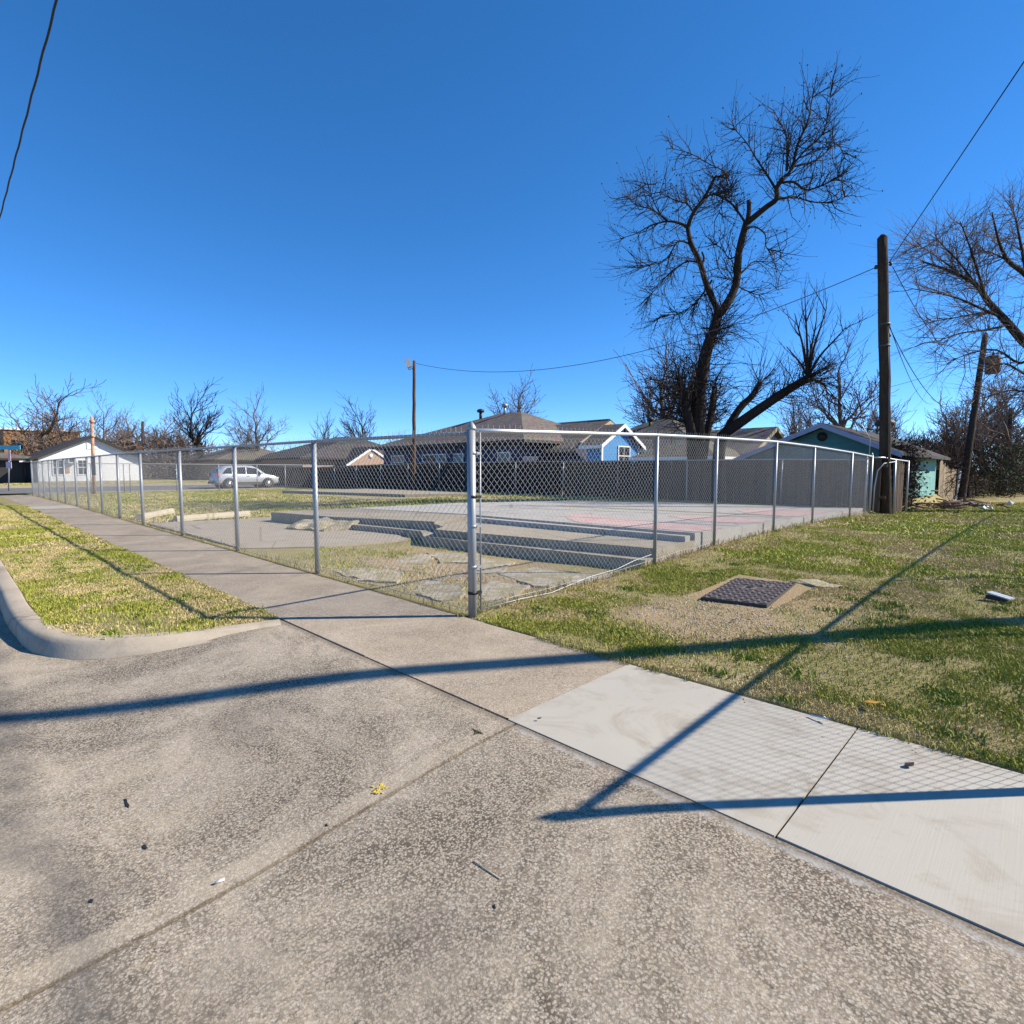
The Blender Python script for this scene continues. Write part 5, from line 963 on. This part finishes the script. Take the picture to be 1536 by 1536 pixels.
plant(0, 1262, 528, 33, 'spreading bare tree behind the teal garage ridge', 1.9, BG, sxy=1.15)
plant(4, 1205, 600, 46, 'low bare tree between the leaning trunk and the garage', 2.9, BG)
plant(3, 1318, 600, 40, 'bare tree right behind the tall utility pole', 5.2, BG)
plant(1, 1395, 582, 48, 'bare tree above the far end of the garage roof', .9, BG, sxy=1.2)
plant(4, 1352, 622, 52, 'low twiggy tree behind the garage roof vent', 1.2, BG, sxy=1.3)
plant(0, 1432, 600, 44, 'bare tree just left of the leaning pole', 3.0, BG, sxy=1.2)
plant(3, 1478, 590, 50, 'dense bare tree right of the leaning pole', 4.6, BG, sxy=1.3)
plant(4, 1520, 575, 46, 'bushy bare tree at the right edge behind the thin pole', .3, BG, sxy=1.3)
plant(1, 1502, 612, 38, 'low spreading tree over the far alley', 5.5, BG, sxy=1.3)
# far brush that reads as one mass
def brush(name, boxes, n, mat, label, lmin=.5, lmax=1.6, r=.012):
    mb = MB()
    for i in range(n):
        x0, x1, y0, y1, z0, z1 = random.choice(boxes); p = Vector((random.uniform(x0, x1), random.uniform(y0, y1), 0)); p.z = gz1(p.x, max(p.y, .1))+z0+(z1-z0)*random.random()**1.4
        d_ = Vector((random.gauss(0, .6), random.gauss(0, .6), random.gauss(.5, .5))).normalized(); l = random.uniform(lmin, lmax); q = p+d_*l/2+Vector((random.gauss(0, .12), random.gauss(0, .12), 0)); mb.tube([p, q, p+d_*l], [r*1.6, r*1.2, r*.5], 3, False)
    return tag(mb.build(name, M[mat], org=(0, 0, 0)), label, 'brush', kind='stuff')
brush('brush', [(-76, -70, 2, 24, 0, 4), (-72, -62, 9, 17, 0, 4.2), (-80, -60, 20, 40, 0, 3)], 5200, 'twig', 'brown brush filling the ground beyond the parked car and the white house', .6, 2.2, .03)
brush('brush', [(-6, 3, 38, 58, 0, 3.2), (-3, .2, 33, 46, 0, 2.6), (.6, 7, 55, 66, 0, 3.6)], 9000, 'twigd', 'dark tangled brush at the far right end of the alley', .5, 1.6, .011)
brush('brush', [(-34, 10, 62, 75, 0, 4)], 4200, 'twig', 'far brown brush line behind the houses', .6, 2.2, .03)
mb = MB()
for i in range(2600):
    c = Vector((random.gauss(2.0, 1.0), random.gauss(46, 3.5), random.uniform(.2, 3.4)-.3)); a = Vector((random.gauss(0, 1), random.gauss(0, 1), random.gauss(0, .6))).normalized()*.09; b2 = a.orthogonal().normalized()*.05; mb.add([c-a, c+b2, c+a, c-b2], [(0, 1, 2, 3)])
eg = thing('evergreen_shrub', 'glossy green shrub under the bare trees at the right end of the alley', 'shrub', (2, 46, -.3)); mb.build('foliage', M['leafg'], eg); mb = MB()
for i in range(7): mb.tube([(2+random.gauss(0, .4), 46+random.gauss(0, 1.2), -.4), (2+random.gauss(0, .8), 46+random.gauss(0, 2), 2.6)], .03, 5)
mb.build('stems', M['bark2'], eg)
# ---- the big forked tree and its leaning neighbour: limbs set out one by one
def limb(out, pts, d0, d1, r0, r1, lvl=1, spread=.25, seg=3):
    n = len(pts); P3 = [P(x, y, d0+(d1-d0)*i/max(1, n-1)+random.uniform(-spread, spread)*(i > 0)) for i, (x, y) in enumerate(pts)]; Q = []; 
    for i in range(n-1):
        a = P3[max(i-1, 0)]; b = P3[i]; c = P3[i+1]; d = P3[min(i+2, n-1)]
        for k in range(seg):
            t = k/seg; Q.append(.5*((2*b)+(c-a)*t+(2*a-5*b+4*c-d)*t*t+(3*b-a-3*c+d)*t**3))
    Q.append(P3[-1]); out.append((lvl, Q, [r0+(r1-r0)*i/(len(Q)-1) for i in range(len(Q))])); return Q
def sprout(R, out, Q, t0, t1, n, L, cfg, lvl=3, maxl=4, r=.018, bias=(0, 0, 0)):
    m = len(Q)-1
    for k in range(n):
        t = t0+(t1-t0)*R.random(); i = min(int(t*m), m-1); p = Q[i].lerp(Q[i+1], t*m-i); ax = (Q[i+1]-Q[i]).normalized(); s = Matrix.Rotation(R.uniform(0, 6.28), 3, ax) @ ax.orthogonal().normalized(); an = R.uniform(.5, 1.35); d = (ax*math.cos(an)+s*math.sin(an)+Vector(bias)).normalized()
        grow(R, out, p, d, L*R.uniform(.55, 1.25), r*R.uniform(.8, 1.3), lvl, maxl, cfg)
R = random.Random(5); out = []; D = 22.6; k_ = D/F
tw = dict(CF); tw.update(wob=.18, up=.06, nc=[3, 3, 3, 4, 3], lr=.6, rr=.6, rmin=.0046, ang=(.4, 1.1))
A = limb(out, [(1046, 700), (1046, 640), (1047, 600), (1059, 529), (1071, 494), (1077, 469)], D, D, 12.5*k_, 6.*k_, 0, .05)
out.append((0, [P(1040, 700, D-.2), P(1037, 650, D-.2), P(1028, 605, D-.3), P(1019, 570, D-.3)], [9*k_, 7.5*k_, 5.5*k_, 4*k_])); out.append((0, [P(1052, 700, D+.2), P(1060, 650, D+.3), P(1069, 612, D+.6), P(1072, 580, D+.9)], [7*k_, 6*k_, 5*k_, 4*k_]))
L1 = limb(out, [(1077, 469), (1084, 465), (1103, 429), (1108, 378), (1119, 335)], D, D-.6, 6.8*k_, 4.6*k_)
L2 = limb(out, [(1119, 335), (1129, 327), (1151, 309), (1165, 298), (1165, 282), (1175, 266)], D-.6, D-1.2, 4.6*k_, 3*k_)
L3 = limb(out, [(1175, 266), (1188, 253), (1196, 218), (1212, 182), (1217, 155), (1221, 134)], D-1.2, D-1.6, 2.4*k_, .5*k_, 2)
limb(out, [(1120, 335), (1123, 318), (1123, 301)], D-.6, D-.5, 3.5*k_, 3*k_)
subs = [([(1119, 336), (1112, 325), (1100, 308), (1087, 297), (1087, 287), (1063, 293)], D-.6, D-2, 2.4, .8), ([(1166, 298), (1178, 297), (1191, 295), (1220, 303), (1248, 303), (1272, 293)], D-1.2, D-.2, 2.2, .5), ([(1172, 274), (1191, 273), (1210, 285), (1242, 274), (1262, 262)], D-1.2, D-2.8, 2., .5), ([(1165, 286), (1151, 263), (1135, 239), (1119, 213), (1100, 192)], D-1, D+.2, 2.4, .5), ([(1180, 256), (1181, 225), (1178, 200), (1160, 165)], D-1.3, D-.4, 2., .4), ([(1184, 254), (1208, 225), (1236, 197), (1246, 140)], D-1.3, D-2.6, 1.8, .4), ([(1188, 250), (1225, 240), (1255, 216), (1268, 240)], D-1.3, D-.2, 1.7, .4)]
S = [limb(out, p, a, b, r0*k_, r1*k_, 2) for p, a, b, r0, r1 in subs]
K1 = limb(out, [(1077, 469), (1072, 456), (1060, 429), (1049, 392), (1036, 365), (1031, 341)], D, D+.6, 5.2*k_, 3.4*k_)
subs2 = [([(1031, 341), (1020, 335), (1001, 332), (977, 338), (955, 350), (930, 358)], D+.6, D+1.6, 2.8, .5), ([(997, 330), (985, 312), (976, 290), (971, 274)], D+1, D+.2, 1.4, .4), ([(1000, 331), (978, 314), (955, 308), (940, 294)], D+1, D+2, 1.4, .4), ([(1031, 341), (1041, 317), (1057, 296), (1068, 274), (1074, 264)], D+.6, D-.4, 3., 1.6), ([(1074, 264), (1089, 266), (1083, 255), (1066, 247), (1033, 229), (1001, 222)], D-.4, D-1.2, 1.4, .4), ([(1040, 318), (1030, 305), (1017, 302), (988, 289)], D+.5, D+1.6, 1.6, .4), ([(1060, 294), (1075, 292), (1084, 300), (1078, 320)], D-.2, D-1, 1.4, .5), ([(1034, 366), (1017, 362), (1000, 388), (975, 398), (955, 402)], D+.6, D-.6, 1.7, .4), ([(1049, 395), (1030, 392), (1005, 410), (985, 432), (972, 446)], D+.4, D+1.6, 1.5, .4), ([(1060, 432), (1045, 452), (1020, 470), (990, 472)], D+.3, D-.8, 1.5, .4), ([(1052, 400), (1056, 388), (1053, 378)], D+.4, D+.4, 2., 1.2), ([(1062, 430), (1068, 420)], D+.2, D, 2., 1.4)]
S2 = [limb(out, p, a, b, r0*k_, r1*k_, 2) for p, a, b, r0, r1 in subs2]
subs3 = [([(1109, 412), (1120, 402), (1132, 392), (1165, 392), (1176, 372)], D-.3, D+1, 1.6, .4), ([(1117, 346), (1132, 340), (1148, 352), (1150, 372), (1173, 376)], D-.6, D-1.6, 1.5, .4), ([(1104, 428), (1122, 437), (1142, 442), (1168, 430)], D-.2, D+1, 1.2, .4), ([(1109, 380), (1095, 388), (1082, 372), (1070, 366)], D-.4, D-1.4, 1.3, .4), ([(1105, 420), (1090, 418), (1076, 400)], D-.2, D-1.2, 1.1, .4)]
S3 = [limb(out, p, a, b, r0*k_, r1*k_, 2) for p, a, b, r0, r1 in subs3]
for q in S+[L3]: sprout(R, out, q, .15, 1, 34, .9, tw, bias=(0, 0, .12))
sprout(R, out, L2, .5, 1, 10, 1.3, tw)
for q in S2[:10]: sprout(R, out, q, .1, 1, 27, .85, tw)
for q in (S2[7], S2[8], S2[9]): sprout(R, out, q, .1, 1, 13, 1.0, tw, bias=(-.3, -.3, -.5))
for q in S3: sprout(R, out, q, .1, 1, 15, .95, tw)
sprout(R, out, K1, 0, 1, 24, .95, tw, bias=(-.2, -.2, -.3)); sprout(R, out, L1, 0, 1, 18, .75, tw); sprout(R, out, A, .75, 1, 16, 1.2, tw, bias=(0, 0, -.2))
# vine tangle low on the trunk
vt = dict(tw); vt.update(wob=.35, up=-.05)
sprout(R, out, A, .25, .8, 120, 1.5, vt, r=.02, bias=(0, 0, .1)); sprout(R, out, out[1][1], .3, 1, 110, 1.7, vt, r=.02, bias=(-.35, -.3, .2)); sprout(R, out, out[2][1], .3, 1, 60, 1.3, vt, r=.02)
bt = thing('forked_tree', 'big dark forked bare tree towering behind the board fence', 'tree', (P(1046, 705, D).x, P(1046, 705, D).y, .1))
seg_mesh(out, (0,)).build('trunk', M['bark'], bt); seg_mesh(out, (1, 2)).build('limbs', M['bark'], bt); seg_mesh(out, (3, 4)).build('crown', M['twigd'], bt)
mb = MB()
for l, pts, rr in out:
    if l == 4 and R.random() < .36 and pts[-1].z > 6:
        c = pts[-1]; s = R.uniform(.02, .05); a = Vector((R.gauss(0, 1), R.gauss(0, 1), R.gauss(0, 1))).normalized()*s; b2 = a.orthogonal().normalized()*s*.7; c2 = a.cross(b2).normalized()*s*.6; mb.add([c-a, c+b2, c+a, c-b2, c+c2, c-c2], [(0, 1, 4), (1, 2, 4), (2, 3, 4), (3, 0, 4), (1, 0, 5), (2, 1, 5), (3, 2, 5), (0, 3, 5)])
lv_ = mb.build('withered_leaves', M['leafd'], bt); lv_['kind'] = 'stuff'
out = []; D2 = 23.2; k2 = D2/F
T1 = limb(out, [(1078, 690), (1083, 655), (1110, 634), (1150, 606), (1185, 583), (1212, 567)], D2, D2-1.5, 8.8*k2, 5*k2, 0, .05); T2 = limb(out, [(1080, 680), (1090, 645), (1110, 612), (1128, 594), (1140, 574)], D2, D2+.8, 7*k2, 4*k2, 0, .05)
sh = dict(tw); sh.update(up=.2, wob=.13, ang=(.25, .6))
for ex, ey, n in ((1192, 470, 5), (1208, 455, 6), (1240, 462, 6), (1268, 492, 5), (1180, 520, 4), (1255, 545, 4), (1225, 478, 5)):
    q = limb(out, [(1212, 567), (1212+(ex-1212)*.3, 567+(ey-567)*.42), (1212+(ex-1212)*.7, 567+(ey-567)*.75), (ex, ey)], D2-1.5, D2-1.5+random.uniform(-1.2, 1.2), 2.0*k2, .5*k2, 2); sprout(R, out, q, .2, 1, n, .9, sh, bias=(0, 0, .3))
sprout(R, out, T1, .55, 1, 60, 1.0, tw, bias=(0, 0, .15)); sprout(R, out, T2, .6, 1, 34, .9, tw, bias=(0, 0, .25)); sprout(R, out, T1, .93, 1, 18, 1.3, sh, bias=(.2, .2, .35)); sprout(R, out, T2, .9, 1, 9, 1.4, sh, bias=(0, 0, .7))
for ex, ey in ((1262, 610), (1290, 640), (1245, 640)): q = limb(out, [(1215, 568), (1238, 580), (ex, ey)], D2-1.5, D2-.5, 1.2*k2, .4*k2, 2); sprout(R, out, q, .1, 1, 12, 1., tw)
lt = thing('leaning_tree', 'leaning twin stemmed bare tree with fresh shoots, right of the big forked tree', 'tree', (P(1080, 705, D2).x, P(1080, 705, D2).y, .1)); seg_mesh(out, (0,)).build('trunk', M['bark'], lt); seg_mesh(out, (1, 2)).build('limbs', M['bark'], lt); seg_mesh(out, (3, 4)).build('crown', M['twigd'], lt)
# ---- big tree at the right edge
out = []; D = 20.; k_ = D/F
T = limb(out, [(1650, 770), (1640, 680), (1618, 600), (1590, 555), (1560, 528)], D, D, 20*k_, 12*k_, 0, .05)
M1 = limb(out, [(1560, 528), (1536, 512), (1512, 485), (1482, 452), (1462, 425), (1421, 405), (1385, 393)], D, D+1.5, 7.5*k_, 1.2*k_)
E_ = [([(1478, 447), (1468, 412), (1453, 365), (1440, 332)], D+.6, D-.4, 2.4, .5), ([(1500, 475), (1470, 462), (1441, 449), (1413, 441), (1368, 433)], D+.3, D-1.5, 2.6, .5), ([(1495, 470), (1470, 470), (1430, 477), (1390, 484)], D+.4, D+2, 2.2, .5), ([(1462, 425), (1440, 395), (1412, 366), (1402, 352)], D+1, D+.2, 2., .4), ([(1440, 412), (1415, 392), (1385, 372), (1370, 368)], D+1.2, D+2.4, 1.6, .4), ([(1512, 487), (1480, 495), (1440, 500), (1400, 515)], D+.2, D-1, 2., .4), ([(1590, 520), (1560, 440), (1536, 409), (1512, 391), (1498, 361), (1488, 318)], D+.4, D-1, 6., .7), ([(1540, 412), (1532, 370), (1524, 330), (1518, 315)], D, D+1, 2.6, .5), ([(1575, 470), (1560, 400), (1550, 350), (1545, 320)], D+.4, D+2, 4., .6), ([(1600, 545), (1570, 570), (1536, 560), (1505, 545), (1470, 560)], D, D-1.6, 4., .5), ([(1560, 528), (1530, 545), (1495, 525), (1455, 530), (1420, 545)], D, D+1.2, 3., .4), ([(1600, 560), (1560, 590), (1520, 585), (1480, 595)], D, D+.6, 3.5, .5), ([(1512, 391), (1490, 380), (1468, 375)], D-.4, D+.6, 1.6, .4)]
SS = [limb(out, p, a, b, r0*k_, r1*k_, 2) for p, a, b, r0, r1 in E_]
fw_ = dict(tw); fw_.update(wob=.14, up=.05, nc=[3, 3, 3, 4, 3], ang=(.3, .8), rmin=.0038)
for q in SS+[M1]: sprout(R, out, q, .12, 1, 42, 1.05, fw_, r=.014)
sprout(R, out, M1, .5, 1, 30, 1.5, fw_, bias=(-.3, -.2, .3))
rt_ = thing('spreading_tree', 'large fine twigged bare tree spreading in from the right edge', 'tree', (P(1650, 770, D).x, P(1650, 770, D).y, -.1)); seg_mesh(out, (0,)).build('trunk', M['bark2'], rt_); seg_mesh(out, (1, 2)).build('limbs', M['bark'], rt_); seg_mesh(out, (3, 4)).build('crown', M['twig'], rt_)
# vine bush over the garage corner
mb = MB(); mb2 = MB()
for i in range(2600):
    y = 19.3+4.2*R.random(); z = R.random()**.8*2.45; x = -.25+abs(R.gauss(0, .22)); p = Vector((x, y, z-.15)); d_ = Vector((R.gauss(.1, .5), R.gauss(0, .6), R.gauss(0, .5))).normalized()*R.uniform(.15, .5); mb.tube([p, p+d_*.5+Vector((0, 0, .03)), p+d_], [.008, .007, .004], 3, False)
    if i % 2 == 0:
        c = p+d_; a = Vector((R.gauss(0, 1), R.gauss(0, 1), R.gauss(0, 1))).normalized()*.06; b2 = a.orthogonal().normalized()*.045; mb2.add([c-a, c+b2, c+a, c-b2], [(0, 1, 2, 3)])
vb = thing('dead_vine', 'dark dead vine tangle covering the garage corner by the tall pole', 'vine', (0, 22, -.1)); mb.build('stems', M['twigd'], vb); lv_ = mb2.build('withered_leaves', M['leafd'], vb); lv_['kind'] = 'stuff'
